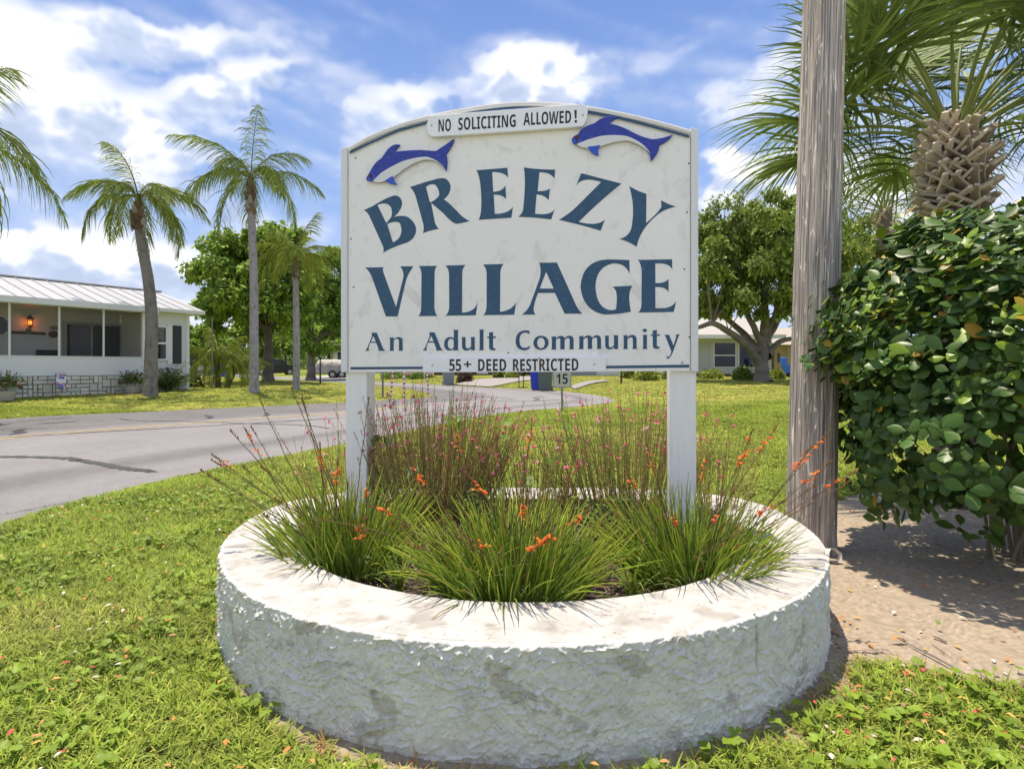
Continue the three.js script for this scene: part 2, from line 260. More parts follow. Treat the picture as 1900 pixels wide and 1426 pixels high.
// concrete pavement on the near side, behind the viewer
{ const mb = new MB(), c = lin(1, 1, 1), uv = []; for (let i = 0; i <= 24; i++) for (let j = 0; j <= 12; j++) { mb.v(-18 + i * 1.5, 0.018, 1.3 + j * 1.1, c); uv.push(i * 1.5, j * 1.1); } for (let i = 0; i < 24; i++) for (let j = 0; j < 12; j++) { const a = i * 13 + j, b = a + 13; mb.i.push(a, a + 1, b, a + 1, b + 1, b); } const g = mb.geo(); g.setAttribute('uv', new THREE.Float32BufferAttribute(uv, 2)); struct('pavement', g, std(lin(0.52, 0.49, 0.45), 0.95, { map: grainTex, side: THREE.DoubleSide }), 'pale concrete pavement along the near side of the lawn', 'pavement'); }

// ---------- grass: leaf blades, too many to count ----------
function bladeClump(n, len, wid, spread, lean) {
  const mb = new MB();
  for (let i = 0; i < n; i++) {
    const a = rr(0, 6.283), l = len * rr(0.6, 1.15), d = V(Math.cos(a) * lean * rr(0.3, 1.4), 1, Math.sin(a) * lean * rr(0.3, 1.4)), k = rr(0.78, 1.15);
    const pts = arc(V(gauss() * spread, -0.01, gauss() * spread), d, l, 3, rr(0.4, 1.5)), w = wid * rr(0.7, 1.2);
    const col = rnd() < 0.2 ? lin(1.9 * k, 1.45 * k, 2.6 * k) : lin(k, k, k);
    mb.strip(pts, [w * 0.7, w, w * 0.75, w * 0.12], V(-Math.sin(a), 0, Math.cos(a)), col, 0);
  }
  return mb.geo();
}
function dollarLeaf() {
  const mb = new MB(), c = lin(1, 1, 1), q = mb.v(0, 0.03, 0, c), n = 9, ids = [];
  for (let i = 0; i <= n; i++) { const a = 0.25 + i / n * (6.283 - 0.5); ids.push(mb.v(Math.cos(a) * 0.015, 0.034 + 0.003 * Math.sin(a * 3), Math.sin(a) * 0.015, c)); }
  for (let i = 0; i < n; i++) mb.i.push(q, ids[i + 1], ids[i]);
  mb.tube([V(0, -0.01, 0), V(0.002, 0.03, 0)], 0.0009, 3, c);
  return mb.geo();
}
function litterLeaf() { const mb = new MB(), c = lin(1, 1, 1); mb.strip([V(0, 0.004, -0.014), V(0, 0.010, -0.004), V(0, 0.011, 0.006), V(0, 0.004, 0.015)], [0.001, 0.007, 0.006, 0.0005], V(1, 0, 0), c, 0.4); return mb.geo(); }
function scatter(name, geo, mat, items, label, category) {
  const im = new THREE.InstancedMesh(geo, mat, items.length), m = new THREE.Matrix4(), q = new THREE.Quaternion(), e = new THREE.Euler();
  items.forEach((it, i) => { e.set(it.rx || 0, it.a, it.rz || 0, 'YXZ'); q.setFromEuler(e); m.compose(V(it.x, it.y, it.z), q, V(it.s, it.sy || it.s, it.s)); im.setMatrixAt(i, m); im.setColorAt(i, it.c); });
  im.name = numbered(name); scene.add(im); tag(im, label, category, null, 'stuff'); return im;
}
function grassColor(x, z, far) {
  const n = fbm(x * 1.3, z * 1.3, 2, 3), f = fbm(x * 0.3, z * 0.55, 11, 3), y = sstep(0.0, 0.4, f + 0.3 * n), k = rr(0.65, 1.25) * (1 + 0.55 * n);
  const base = far ? [0.36, 0.42, 0.06] : [0.325, 0.42, 0.05];
  return lin((base[0] + (far ? 0.13 : 0.07) * y) * k, (base[1] + (far ? 0.06 : 0.02) * y) * k, (base[2] + 0.035 * y) * k);
}
{
  const near = [[], [], []], mid = [[], []], far = [], weed = [], litter = [];
  const blocked = (x, z) => planterDist(x, z) < 0.015;
  const wedge = (Z0, Z1, density, f) => { const e = 1.4, w = (Z) => 0.92 * Z + e, n = Math.floor(density * (0.92 * (Z1 * Z1 - Z0 * Z0) + 2 * e * (Z1 - Z0))); for (let i = 0; i < n;) { const Z = rr(Z0, Z1); if (rnd() > w(Z) / w(Z1)) continue; i++; f(rr(-1, 1) * w(Z), -Z, Z); } };
  wedge(0.9, 6.5, 2000, (x, z) => { if (blocked(x, z)) return; const d = roadDist(x, z); if (d < 0.02 + 0.05 * noise(x * 5, z * 5, 1)) return; const s = sand(x, z); if (rnd() < s * 1.02 - 0.012) return; near[Math.floor(rnd() * 3)].push({ x, z, y: ground(x, z, d), a: rr(0, 6.3), s: rr(0.75, 1.2) * (s > 0.3 ? 0.8 : 1), rx: gauss() * 0.15, rz: gauss() * 0.15, c: s > 0.35 && rnd() < 0.5 ? lin(0.42, 0.28, 0.10) : grassColor(x, z) }); });
  wedge(6.5, 15, 420, (x, z) => { const d = roadDist(x, z); if (d < 0.03 || rnd() < sand(x, z)) return; mid[Math.floor(rnd() * 2)].push({ x, z, y: ground(x, z, d), a: rr(0, 6.3), s: rr(0.7, 1.15), rx: gauss() * 0.15, c: grassColor(x, z) }); });
  wedge(15, 42, 42, (x, z) => { const d = roadDist(x, z); if (d < 0.05) return; far.push({ x, z, y: ground(x, z, d), a: rr(0, 6.3), s: rr(0.7, 1.2), rx: gauss() * 0.1, c: grassColor(x, z, true) }); });
  wedge(0.9, 6, 360, (x, z) => { if (blocked(x, z) || roadDist(x, z) < 0.06) return; const s = sand(x, z), k = fbm(x * 1.6, z * 1.6, 21, 3); if (k < -0.02 || rnd() < s * 0.985) return; const b = rr(0.7, 1.25); weed.push({ x, z, y: ground(x, z, 5) + rr(-0.005, 0.012), a: rr(0, 6.3), s: rr(0.6, 1.5), rx: gauss() * 0.55, rz: gauss() * 0.5, c: lin(0.20 * b, 0.30 * b, 0.02 * b) }); });
  wedge(0.9, 6, 36, (x, z) => { if (blocked(x, z) || roadDist(x, z) < 0.06) return; const s = sand(x, z); litter.push({ x, z, y: ground(x, z, 5) + (s > 0.5 ? 0.003 : 0.035), a: rr(0, 6.3), s: rr(0.6, 1.3), rx: gauss() * 0.3, c: pick([lin(0.5, 0.2, 0.05), lin(0.42, 0.24, 0.08), lin(0.55, 0.33, 0.08), lin(0.45, 0.09, 0.06), lin(0.62, 0.55, 0.45)]) }); });
  for (let i = 0; i < 520; i++) { const x = rr(0.95, 2.4), z = rr(-2.42, -1.45); if (blocked(x, z) || rnd() < sand(x, z) * 0.9 || fbm(x * 3, z * 3, 33, 2) < -0.12) continue; const b = rr(0.75, 1.3); weed.push({ x, z, y: rr(-0.004, 0.014), a: rr(0, 6.3), s: rr(0.7, 1.5), rx: gauss() * 0.6, rz: gauss() * 0.6, c: lin(0.21 * b, 0.32 * b, 0.03 * b) }); }
  for (let i = 0; i < 260; i++) { const x = rr(0.9, 2.4), z = rr(-2.45, -1.45); if (blocked(x, z)) continue; litter.push({ x, z, y: sand(x, z) > 0.5 ? 0.006 : rr(0.015, 0.045), a: rr(0, 6.3), s: rr(0.5, 1.2), rx: gauss() * 0.4, c: pick([lin(0.5, 0.2, 0.05), lin(0.42, 0.24, 0.12), lin(0.5, 0.08, 0.07), lin(0.55, 0.42, 0.42), lin(0.3, 0.18, 0.1)]) }); }
  for (let i = 0; i < 620; i++) { const a = rr(-0.35, 3.5), r = PC.R + 0.02 + 0.16 * rnd() * rnd(), x = PC.x + r * Math.cos(a), z = PC.z + r * Math.sin(a); litter.push({ x, z, y: 0.006, a: rr(0, 6.3), s: rr(0.5, 1.2), rx: gauss() * 0.4, c: pick([lin(0.45, 0.2, 0.07), lin(0.38, 0.24, 0.12), lin(0.5, 0.36, 0.2), lin(0.25, 0.15, 0.09)]) }); }
  const gm = leafMat(0.75, 0.35);
  near.forEach((it, k) => scatter('lawn_grass', bladeClump(8, 0.060 + 0.014 * k, 0.0031, 0.016, 0.85), gm, it, ['broad bladed green lawn grass growing round the planter', 'shorter yellow green grass blades mixed in the lawn by the planter', 'longer arching grass blades mixed in the lawn by the planter'][k], 'grass'));
  mid.forEach((it, k) => scatter('verge_grass', bladeClump(12, 0.075, 0.0055, 0.03, 0.8), gm, it, ['green grass of the verge between planter and road', 'paler grass tufts of the verge between planter and road'][k], 'grass'));
  scatter('far_lawn_grass', bladeClump(20, 0.07, 0.011, 0.09, 0.8), gm, far, 'mown grass of the lawns beyond the road and under the trees', 'grass');
  scatter('pennywort_leaves', dollarLeaf(), leafMat(0.5, 0.3), weed, 'round pennywort leaves growing through the lawn', 'weeds');
  scatter('leaf_litter', litterLeaf(), std(0xffffff, 0.9, { side: THREE.DoubleSide, vertexColors: true }), litter, 'small dry orange and brown leaves fallen round the planter', 'fallen leaves');
}

// ---------- round planter ----------
const planter = thing('round_planter', 'low round white stucco planter with a wide rim under the sign', 'planter', [PC.x, 0, PC.z]);
{
  const wuv = [], mb = new MB(), NA = 1800, NY = 130, c = lin(0, 0, 0), y0 = -0.06, H = PC.top - y0;
  const crackA = Math.atan2(1.326, 0.7945);
  for (let j = 0; j <= NY; j++) for (let i = 0; i <= NA; i++) {
    const t = i / NA, a = t < 0.9 ? -0.35 + t / 0.9 * (Math.PI + 0.7) : Math.PI + 0.35 + (t - 0.9) / 0.1 * (Math.PI - 0.7);   // fine on the side that shows
    const y = y0 + H * j / NY, s = a * PC.R, wx = fbm(s * 5, y * 5, 3, 3) * 0.12, wy = fbm(s * 5 + 7, y * 5, 9, 3) * 0.1;
    const mask = sstep(-0.3, 0.12, fbm(s * 2.2, y * 3, 1, 2) + 0.02), left = sstep(1.9, 2.6, a);
    let d = 0.002 * fbm(s * 3, y * 3, 5, 3);
    const k = noise((s + wx) * 22, (y + wy) * 34, 2.2) + 0.35 * noise(s * 50, y * 60, 8), edge = sstep(0.10, 0.17, k);
    d += 0.0050 * edge * mask + 0.0070 * Math.exp(-(((k - 0.11) / 0.04) ** 2)) * sstep(-0.15, 0.2, noise(s * 7, y * 9, 8.1)) * mask;
    d += 0.0085 * Math.exp(-((noise((s + wx) * 9, (y + wy) * 26, 31) / 0.06) ** 2)) * sstep(0.08, 0.25, noise(s * 9, y * 14, 12.4));
    d += 0.0075 * sstep(0.30, 0.46, noise(s * 46, y * 46, 4.4)) * mix(0.5, 1, left);
    d += 0.0030 * fbm(s * 70, y * 70, 7, 3) + 0.004 * sstep(0.28, 0.4, noise(s * 85, y * 85, 15)) * sstep(-0.1, 0.2, noise(s * 6, y * 8, 3));
    const top = sstep(PC.top - 0.012, PC.top, y); d = d * (1 - top) - 0.012 * top * top;
    const cr = Math.abs((a - crackA) * PC.R + 0.004 * noise(y * 30, 1, 1) + 0.002 * noise(y * 90, 2, 1)); if (y > 0.15) d -= 0.018 * sstep(0.0065, 0.002, cr) * sstep(0.15, 0.2, y);
    const r = planterR(a) + d, dirtN = fbm(s * 9, y * 9, 14, 4), grime = sstep(0.12, 0.34, dirtN) * 0.25;
    const dd = clamp(grime + 0.5 * sstep(0.16, 0.26, fbm(s * 5, y * 7, 17, 4) + 0.15 * noise(s * 40, y * 40, 6)));
    const mo = 1 + 0.16 * fbm(s * 3, y * 5, 23, 4); c.setRGB(mix(0.73, 0.34, dd) * mo, mix(0.725, 0.29, dd) * mo, mix(0.68, 0.22, dd) * mo);
    mb.v(r * Math.cos(a), y, r * Math.sin(a), c); wuv.push(s / 0.5, y / 0.5);
  }
  for (let j = 0; j < NY; j++) for (let i = 0; i < NA; i++) { const q = j * (NA + 1) + i, b = q + NA + 1; mb.i.push(q, b, q + 1, q + 1, b, b + 1); }
  const wg = mb.geo(); wg.setAttribute('uv', new THREE.Float32BufferAttribute(wuv, 2));
  const chalk = noiseTex(512, 512, (u, v) => { const k = 0.90 + 0.22 * tf(u, v, 14, 6, 4) + 0.10 * (rnd() - 0.5) - 0.28 * sstep(0.22, 0.32, tf(u, v, 46, 12, 2)); return [k, k, k * 0.985]; });
  part('stucco_wall', wg, std(0xffffff, 0.95, { vertexColors: true, map: chalk, bumpMap: bumpTex, bumpScale: 0.006, side: THREE.DoubleSide }), planter);
  // rim: top face and inner wall
  const rb = new MB(), prof = []; for (let i = 0; i <= 26; i++) prof.push([mix(PC.R - 0.0115, PC.r + 0.012, i / 26), PC.top]); prof.push([PC.r + 0.004, PC.top - 0.003], [PC.r, PC.top - 0.012], [PC.r, PC.top - 0.06], [PC.r, PC.soil - 0.03]);
  const NR = 520, uv = [];
  prof.forEach(([r, y], j) => { for (let i = 0; i <= NR; i++) { const a = i / NR * 2 * Math.PI, fr = clamp((r - PC.r) / (PC.R - PC.r)), e = mix(planterR(a, true), planterR(a), fr), x = e * Math.cos(a), z = e * Math.sin(a); const h = j < 27 ? 0.003 * fbm(x * 5, z * 5, 2, 3) + 0.0015 * fbm(x * 25, z * 25, 6, 2) : 0; const rw = 0.012 * noise(x * 2.5, z * 2.5, 6) * clamp((j - 10) / 16);
    const st = sstep(0.06, 0.30, fbm(x * 7, z * 7, 3, 4) + 0.22 * fbm(x * 45, z * 45, 9, 2)) * 0.5 + sstep(0.22, 0.4, fbm(x * 38, z * 38, 5, 3)) * 0.35 + sstep(0.12, 0.3, fbm(x * 11, z * 11, 8, 4)) * 0.3;
    c.setRGB(mix(0.49, 0.22, clamp(st)), mix(0.48, 0.205, clamp(st)), mix(0.465, 0.18, clamp(st))); uv.push(x / 1.1, z / 1.1);
    rb.v((e + rw) * Math.cos(a), y + h, (e + rw) * Math.sin(a), c); } });
  for (let j = 0; j < prof.length - 1; j++) for (let i = 0; i < NR; i++) { const q = j * (NR + 1) + i, b = q + NR + 1; rb.i.push(q, b, q + 1, q + 1, b, b + 1); }
  const rimTex = noiseTex(720, 720, (u, v) => { const a = tf(u, v, 12, 3, 4), sp = sstep(0.16, 0.30, tf(u, v, 70, 8, 3)), pat = sstep(-0.05, 0.25, tf(u, v, 9, 22, 3)), st = sstep(0.03, 0.0, Math.abs(tf(u, v, 18, 14, 3))) * sstep(0.0, 0.2, a); const k = 1 - 0.42 * sp * pat - 0.22 * st - 0.12 * sstep(0.05, 0.3, a); return [k, k * 0.985, k * 0.96]; });
  const rg = rb.geo(); rg.setAttribute('uv', new THREE.Float32BufferAttribute(uv, 2)); part('rim', rg, std(0xffffff, 0.8, { vertexColors: true, map: rimTex, side: THREE.DoubleSide }), planter);
  const sb = new MB(); const NS = 90, NQ = 150;
  for (let j = 0; j <= NS; j++) for (let i = 0; i <= NQ; i++) { const a = i / NQ * 2 * Math.PI, r = j / NS * (planterR(a, true) + 0.004), x = r * Math.cos(a), z = r * Math.sin(a), k = rr(0.7, 1.3); c.setRGB(0.085 * k, 0.062 * k, 0.048 * k); sb.v(x, PC.soil + 0.018 * fbm(x * 8, z * 8, 4, 3) + 0.006 * gauss(), z, c); }
  for (let j = 0; j < NS; j++) for (let i = 0; i < NQ; i++) { const q = j * (NQ + 1) + i, b = q + NQ + 1; sb.i.push(q, q + 1, b, q + 1, b + 1, b); }
  part('soil', sb.geo(), std(0xffffff, 1, { vertexColors: true, side: THREE.DoubleSide }), planter);
  const mu = new MB(); for (let i = 0; i < 2600; i++) { const a = rr(0, 6.283), r = Math.sqrt(rnd()) * (planterR(a, true) - 0.03), d = V(gauss(), gauss() * 0.3, gauss()).normalize(), p = V(r * Math.cos(a), PC.soil + rr(0.004, 0.018), r * Math.sin(a)), l = rr(0.01, 0.03), k = rr(0.5, 1.6); mu.strip([p.clone().addScaledVector(d, -l), p, p.clone().addScaledVector(d, l)], [0.001, rr(0.002, 0.006), 0.0012], V(-d.z, 0.1, d.x), pick([lin(0.17 * k, 0.11 * k, 0.075 * k), lin(0.26 * k, 0.19 * k, 0.15 * k), lin(0.10 * k, 0.07 * k, 0.06 * k)])); }
  const mp = part('mulch', mu.geo(), M.stem, planter); mp.userData.kind = 'stuff';
}

// ---------- the sign ----------
const TH = 8.3 * Math.PI / 180, SQ = at(965, 690, 3.40), SE = V(Math.cos(TH), 0, Math.sin(TH)), SN = V(-Math.sin(TH), 0, Math.cos(TH));
function toSign(zx, zy, off = 0) {                                                 // enlarged-view coordinates of the board to metres on its face
  const d = V((630 + zx / 2.691 - CX) / F, -(170 + zy / 2.691 - HY) / F, -1), e = V(0, EYE, 0), q = SQ.clone().addScaledVector(SN, off), t = SN.dot(q.clone().sub(e)) / SN.dot(d), p = e.addScaledVector(d, t);
  return new THREE.Vector2(p.clone().sub(SQ).dot(SE), p.y);
}
const sign = thing('community_sign', 'white arched wooden sign board on two posts standing in the round planter', 'sign', [SQ.x, 0, SQ.z], -TH);
{
  const conv = { z: (x, y) => [x, y], a: (x, y) => [x * 0.4906, y * 0.4906], b: (x, y) => [888 + x * 0.4906, y * 0.4906], c: (x, y) => [26.9 + x * 0.4674, 780.4 + y * 0.4674], d: (x, y) => [888 + x * 0.4816, 780.4 + y * 0.4816] };
  function outline(path, k, dx = 0, dy = 0, off = 0) {
    const tok = path.match(/[MLQZ]|-?[\d.]+/g), shapes = []; let cur = null, i = 0;
    const nx = () => { const x = +tok[i++] + dx, y = +tok[i++] + dy; return toSign(...conv[k](x, y), off); };
    while (i < tok.length) { const o = tok[i++]; if (o === 'M') { cur = new THREE.Path(); const p = nx(); cur.moveTo(p.x, p.y); shapes.push(cur); } else if (o === 'L') { const p = nx(); cur.lineTo(p.x, p.y); } else if (o === 'Q') { const q = nx(), p = nx(); cur.quadraticCurveTo(q.x, q.y, p.x, p.y); } }
    return shapes.map((s) => { const g = new THREE.Shape(); g.curves = s.curves; return g; });
  }
  function cut(path, k, depth, z, dx = 0, dy = 0, bevel = 0) {                     // 'H' starts holes, '+' starts further islands
    const geos = path.split('+').map((isl) => { const [o, ...h] = isl.split('H'), [s] = outline(o, k, dx, dy, z); s.holes = h.flatMap((q) => outline(q, k, dx, dy, z)); return new THREE.ExtrudeGeometry(s, { depth, curveSegments: 8, bevelEnabled: bevel > 0, bevelSize: bevel, bevelThickness: bevel, bevelOffset: -bevel, bevelSegments: 2 }).translate(0, 0, z); });
    return geos.length > 1 ? mergeGeometries(geos) : geos[0];
  }
  const boardTex = noiseTex(640, 640, (u, v) => { const n = tf(u, v, 6, 2, 5), s = sstep(0.16, 0.36, tf(u, v, 9, 31, 4)) * 0.055, q = sstep(0.2, 0.3, tf(u, v * 0.5, 30, 5, 3)) * 0.05; const k = 0.95 + 0.02 * n - s - q * 0.6 + 0.012 * (rnd() - 0.5); return [k, k * 0.988, k * 0.962]; }, true, 1 / 1.3, 1 / 1.3);
  const boardMat = std(0xffffff, 0.55, { map: boardTex });
  const crack = noiseTex(512, 512, (u, v) => { const w = tf(u, v, 7, 3, 3) * 0.12, r = Math.abs(tnoise(u + w, v, 26, 4)), r2 = Math.abs(tnoise(u, v + w, 44, 19)), m = sstep(0.02, 0.22, tf(u, v, 8, 41, 2)); const c = Math.max(sstep(0.035, 0.0, r), 0.7 * sstep(0.03, 0, r2)) * m * 0.42, n = 0.04 * tf(u, v, 20, 6); return [0.19 + 0.5 * c + n, 0.33 + 0.46 * c + n, 0.445 + 0.40 * c + n]; }, true, 1 / 0.34, 1 / 0.34);
  const blue = std(0xffffff, 0.6, { map: crack }), stripe = std(srgb(47, 82, 112), 0.6);
  // board with arched top
  const D = 0.019;
  const panel = part('panel', cut('M50 1399 L50 282 Q100 250 147 226 Q220 194 294 167 Q365 144 441 125 Q540 101 638 86 Q735 68 824 61 Q870 57 915 56 Q1040 54 1163 66 Q1250 78 1330 93 Q1430 112 1526 135 Q1640 164 1749 196 L1749 1394 Z', 'z', D, -D, 0, 0), boardMat, sign);
  const top = 'M50 283 Q100 251 147 227 Q220 195 294 168 Q365 145 441 126 Q540 102 638 87 Q735 69 824 62 Q870 58 915 57 Q1040 55 1163 67 Q1250 79 1330 94 Q1430 113 1526 136 Q1640 165 1749 197 L1749 214 Q1640 184 1526 155 Q1430 132 1330 113 Q1250 97 1163 85 Q1040 73 915 74 Q870 75 824 80 Q735 88 638 104 Q540 121 441 145 Q365 163 294 187 Q220 213 147 246 Q100 269 50 301 Z';
  part('edge_moulding', cut(top, 'z', 0.010, 0.0004, 0, 0, 0.002), M.offwhite, panel);
  for (const q of ['M19 293 L49 287 L49 1399 L19 1400 Z', 'M1751 191 L1786 199 L1787 1397 L1751 1394 Z']) part('edge_channel', cut(q, 'z', 0.034, -0.022, 0, 0, 0.003), M.white, sign);
  for (const q of ['M51 297 Q147 248 294 187 L441 147 L441 159 L294 199 Q147 260 51 310 Z', 'M620 108 Q735 86 824 78 Q920 72 1030 79 L1045 90 Q920 84 824 90 L640 110 Z', 'M1236 95 Q1330 110 1403 125 Q1580 170 1748 218 L1748 231 Q1580 183 1403 139 Q1330 123 1236 108 Z', 'M51 1374 L425 1372 L425 1384 L51 1387 Z', 'M1328 1368 L1748 1362 L1748 1377 L1328 1381 Z']) part('border_stripe', cut(q, 'z', 0.0012, 0.0106), stripe, panel).position.z = q.includes('13') && !q.includes('1236') ? -0.0102 : 0;
  // painted capitals
  const caps = [
    ['z', 'M120 592 L166 571 Q232 528 275 518 Q311 520 312 560 Q305 600 270 625 Q330 612 350 632 Q384 660 382 695 Q375 742 325 757 Q265 775 217 804 Q224 785 214 765 L152 628 Q142 600 120 592 Z H M189 565 Q240 545 258 580 Q266 612 255 630 L233 656 Z H M238 661 Q275 642 300 655 Q318 690 300 725 Q290 742 266 752 Z'],
    ['a', 'M715 970 Q800 945 870 920 L1000 885 Q1060 875 1085 888 Q1130 925 1130 970 Q1125 1050 1060 1095 Q1110 1125 1200 1220 Q1260 1290 1325 1315 Q1260 1335 1190 1345 Q1140 1335 1060 1240 L932 1130 L962 1290 Q975 1370 1012 1395 Q920 1410 848 1440 Q865 1390 848 1330 L790 1120 Q765 1010 715 970 Z H M880 970 Q920 932 970 945 Q1015 985 1015 1050 Q1000 1090 920 1128 Z'],
    ['z', 'M683 392 L838 380 L842 430 Q825 400 762 401 L767 500 Q815 498 828 468 L832 536 Q812 512 770 514 L775 610 Q845 610 866 574 L858 629 L694 640 Q708 615 708 560 Q708 430 683 392 Z'],
    ['z', 'M920 378 Q1000 390 1077 389 L1073 434 Q1055 402 998 402 L989 497 Q1035 497 1051 483 L1044 542 Q1025 514 984 513 L976 609 Q1050 620 1073 589 L1057 638 Q970 626 893 625 Q917 605 918 575 Q932 440 920 378 Z'],
    ['z', 'M1207 407 L1408 459 Q1300 545 1194 650 Q1290 675 1325 638 L1304 694 Q1200 662 1095 640 Q1150 608 1190 568 L1307 451 Q1210 420 1182 469 Z'],
    ['z', 'M1447 471 Q1490 498 1533 510 L1531 655 Q1585 612 1608 575 L1606 542 Q1640 562 1680 574 Q1625 585 1590 612 Q1540 655 1518 690 Q1490 735 1484 774 Q1440 745 1397 735 Q1445 725 1458 680 Q1472 600 1462 540 Q1456 500 1447 471 Z'],
    ['c', 'M215 208 L412 205 Q398 225 410 260 L545 630 L622 320 Q635 250 590 195 L732 195 Q680 260 650 350 L562 730 L437 730 L300 345 Q270 250 215 208 Z'],
    ['c', 'M785 192 L985 190 Q955 215 957 290 L955 620 Q958 700 988 725 L783 727 Q815 700 815 620 L818 290 Q816 215 785 192 Z'],
    ['c', 'M1070 187 L1292 180 Q1255 205 1253 270 L1250 690 Q1390 685 1417 580 L1398 718 L1070 722 Q1112 700 1114 620 L1112 280 Q1108 215 1070 187 Z'],
    ['c', 'M1475 176 L1699 170 Q1662 200 1660 270 L1657 682 Q1795 665 1830 572 L1808 712 L1475 717 Q1512 690 1514 610 L1515 280 Q1512 210 1475 176 Z'],
    ['d', 'M225 152 L410 150 L590 550 Q630 650 676 680 L490 680 L390 465 L215 465 Q165 590 168 640 Q170 670 190 690 L45 690 Q110 645 135 580 L230 320 Q255 220 225 152 Z H M298 245 L377 420 L232 420 Z'],
    ['d', 'M1162 125 L1165 268 Q1120 150 985 160 Q815 200 810 400 Q820 630 975 645 L1022 636 Q1036 570 1030 480 Q1025 425 985 400 L1195 390 Q1158 440 1160 520 Q1165 610 1178 660 Q1020 690 900 688 Q680 650 655 400 Q675 130 930 118 Q1050 118 1162 125 Z'],
    ['d', 'M1248 122 L1605 117 L1607 224 Q1580 150 1430 160 L1432 362 Q1530 370 1568 318 L1568 458 Q1535 395 1430 405 L1432 622 Q1600 640 1648 548 L1622 662 L1252 668 Q1290 640 1288 560 L1290 250 Q1285 155 1248 122 Z'],
  ];
  for (const [k, p] of caps) part('letter', cut(p, k, 0.0012, 0.0004), blue, panel);
  const A = 'M280 903 L340 903 L398 1050 Q412 1085 430 1097 L358 1097 Q362 1085 352 1060 L333 1012 L268 1012 L255 1055 Q248 1080 258 1097 L212 1097 Q230 1085 240 1062 L285 950 Q292 925 280 903 Z H M304 940 L329 999 L276 999 Z';
  const mm = 'M350 920 L398 913 L400 935 Q425 908 460 910 Q485 912 490 935 Q515 905 548 908 Q580 912 583 950 L583 1030 Q583 1045 588 1050 L538 1050 Q543 1042 543 1030 L543 955 Q542 930 522 932 Q500 935 490 955 L490 1050 L446 1050 L446 955 Q445 930 425 935 Q408 940 400 955 L400 1035 Q400 1045 405 1052 L348 1052 Q358 1045 358 1030 L358 940 Q358 928 350 920 Z';
  const small = [
    ['c', A], ['c', 'M472 957 L520 954 L520 975 Q545 950 575 950 Q615 952 616 990 L616 1075 Q616 1090 622 1097 L572 1097 Q577 1088 577 1075 L577 995 Q575 968 550 970 Q530 972 520 990 L520 1075 Q520 1090 526 1097 L474 1097 Q481 1088 481 1075 L481 980 Q481 965 472 957 Z'], ['c', A, 618, -3],
    ['c', 'M1155 873 L1208 873 L1208 1070 Q1208 1088 1213 1092 L1160 1095 L1160 1078 Q1140 1097 1110 1095 Q1060 1088 1060 1025 Q1062 955 1120 950 Q1145 950 1163 962 L1163 890 Q1163 880 1155 873 Z H M1162 985 Q1145 965 1125 968 Q1098 980 1098 1025 Q1100 1070 1130 1078 Q1150 1078 1162 1062 Z'],
    ['c', 'M1243 950 L1288 950 L1288 1040 Q1290 1072 1315 1072 Q1335 1070 1348 1050 L1348 965 Q1346 955 1338 950 L1387 950 L1387 1070 Q1387 1085 1392 1090 L1348 1092 L1348 1072 Q1325 1097 1290 1094 Q1252 1090 1251 1045 L1251 970 Q1251 957 1243 950 Z'],
    ['c', 'M1432 870 L1482 870 L1480 890 L1480 1070 Q1480 1083 1486 1090 L1430 1092 Q1440 1083 1440 1070 L1440 890 Q1440 878 1432 870 Z'],
    ['c', 'M1540 900 L1582 897 L1582 945 L1612 942 L1610 960 L1582 962 L1582 1055 Q1585 1075 1612 1072 L1605 1090 Q1570 1097 1552 1085 Q1540 1075 1541 1050 L1541 963 L1518 960 L1520 948 L1540 946 Z'],
    ['d', 'M122 857 L128 860 L122 895 Q95 870 65 878 Q20 895 22 960 Q25 1030 70 1035 Q105 1037 130 1010 L128 1035 Q100 1062 60 1060 Q-15 1050 -18 965 Q-15 870 60 855 Q95 850 122 857 Z'],
    ['d', 'M245 908 Q322 912 324 980 Q318 1052 245 1056 Q170 1050 166 985 Q172 912 245 908 Z H M243 928 Q205 935 205 985 Q208 1035 247 1038 Q285 1032 285 980 Q280 930 243 928 Z'], ['d', mm], ['d', mm, 285, -5],
    ['d', 'M902 908 L948 906 L948 1000 Q950 1030 968 1030 Q988 1028 1002 1005 L1002 920 Q1000 910 992 905 L1045 903 L1045 1030 Q1045 1042 1050 1045 L1005 1048 L1003 1028 Q985 1052 950 1050 Q912 1046 911 1005 L911 925 Q910 914 902 908 Z'],
    ['d', 'M1095 905 L1140 902 L1142 925 Q1165 898 1198 900 Q1235 905 1237 945 L1237 1025 Q1238 1040 1250 1045 L1190 1045 Q1198 1038 1198 1025 L1198 950 Q1197 922 1175 925 Q1155 930 1142 945 L1142 1028 Q1143 1040 1150 1047 L1095 1047 Q1103 1040 1103 1028 L1103 925 Q1102 912 1095 905 Z'],
    ['d', 'M1298 902 L1345 898 L1343 1028 Q1345 1040 1352 1045 L1297 1047 Q1305 1038 1305 1028 L1305 925 Q1305 910 1298 902 Z + M1322 832 L1350 852 L1322 876 L1293 852 Z'],
    ['d', 'M1403 855 L1447 848 L1447 895 L1480 893 L1478 908 L1447 910 L1447 1005 Q1450 1027 1480 1022 L1470 1040 Q1435 1050 1418 1038 Q1405 1028 1405 1005 L1405 912 L1380 910 L1383 898 L1403 896 Z'],
    ['d', 'M1525 900 L1575 898 Q1578 910 1588 935 L1620 1010 L1645 930 Q1650 910 1640 897 L1687 895 Q1675 905 1668 925 L1620 1060 Q1590 1140 1560 1147 Q1545 1142 1548 1128 Q1565 1120 1575 1125 Q1590 1110 1598 1070 L1545 935 Q1535 910 1525 900 Z'],
  ];
  for (const [k, p, dx, dy] of small) part('letter', cut(p, k, 0.0012, 0.0004, dx, dy), blue, panel);
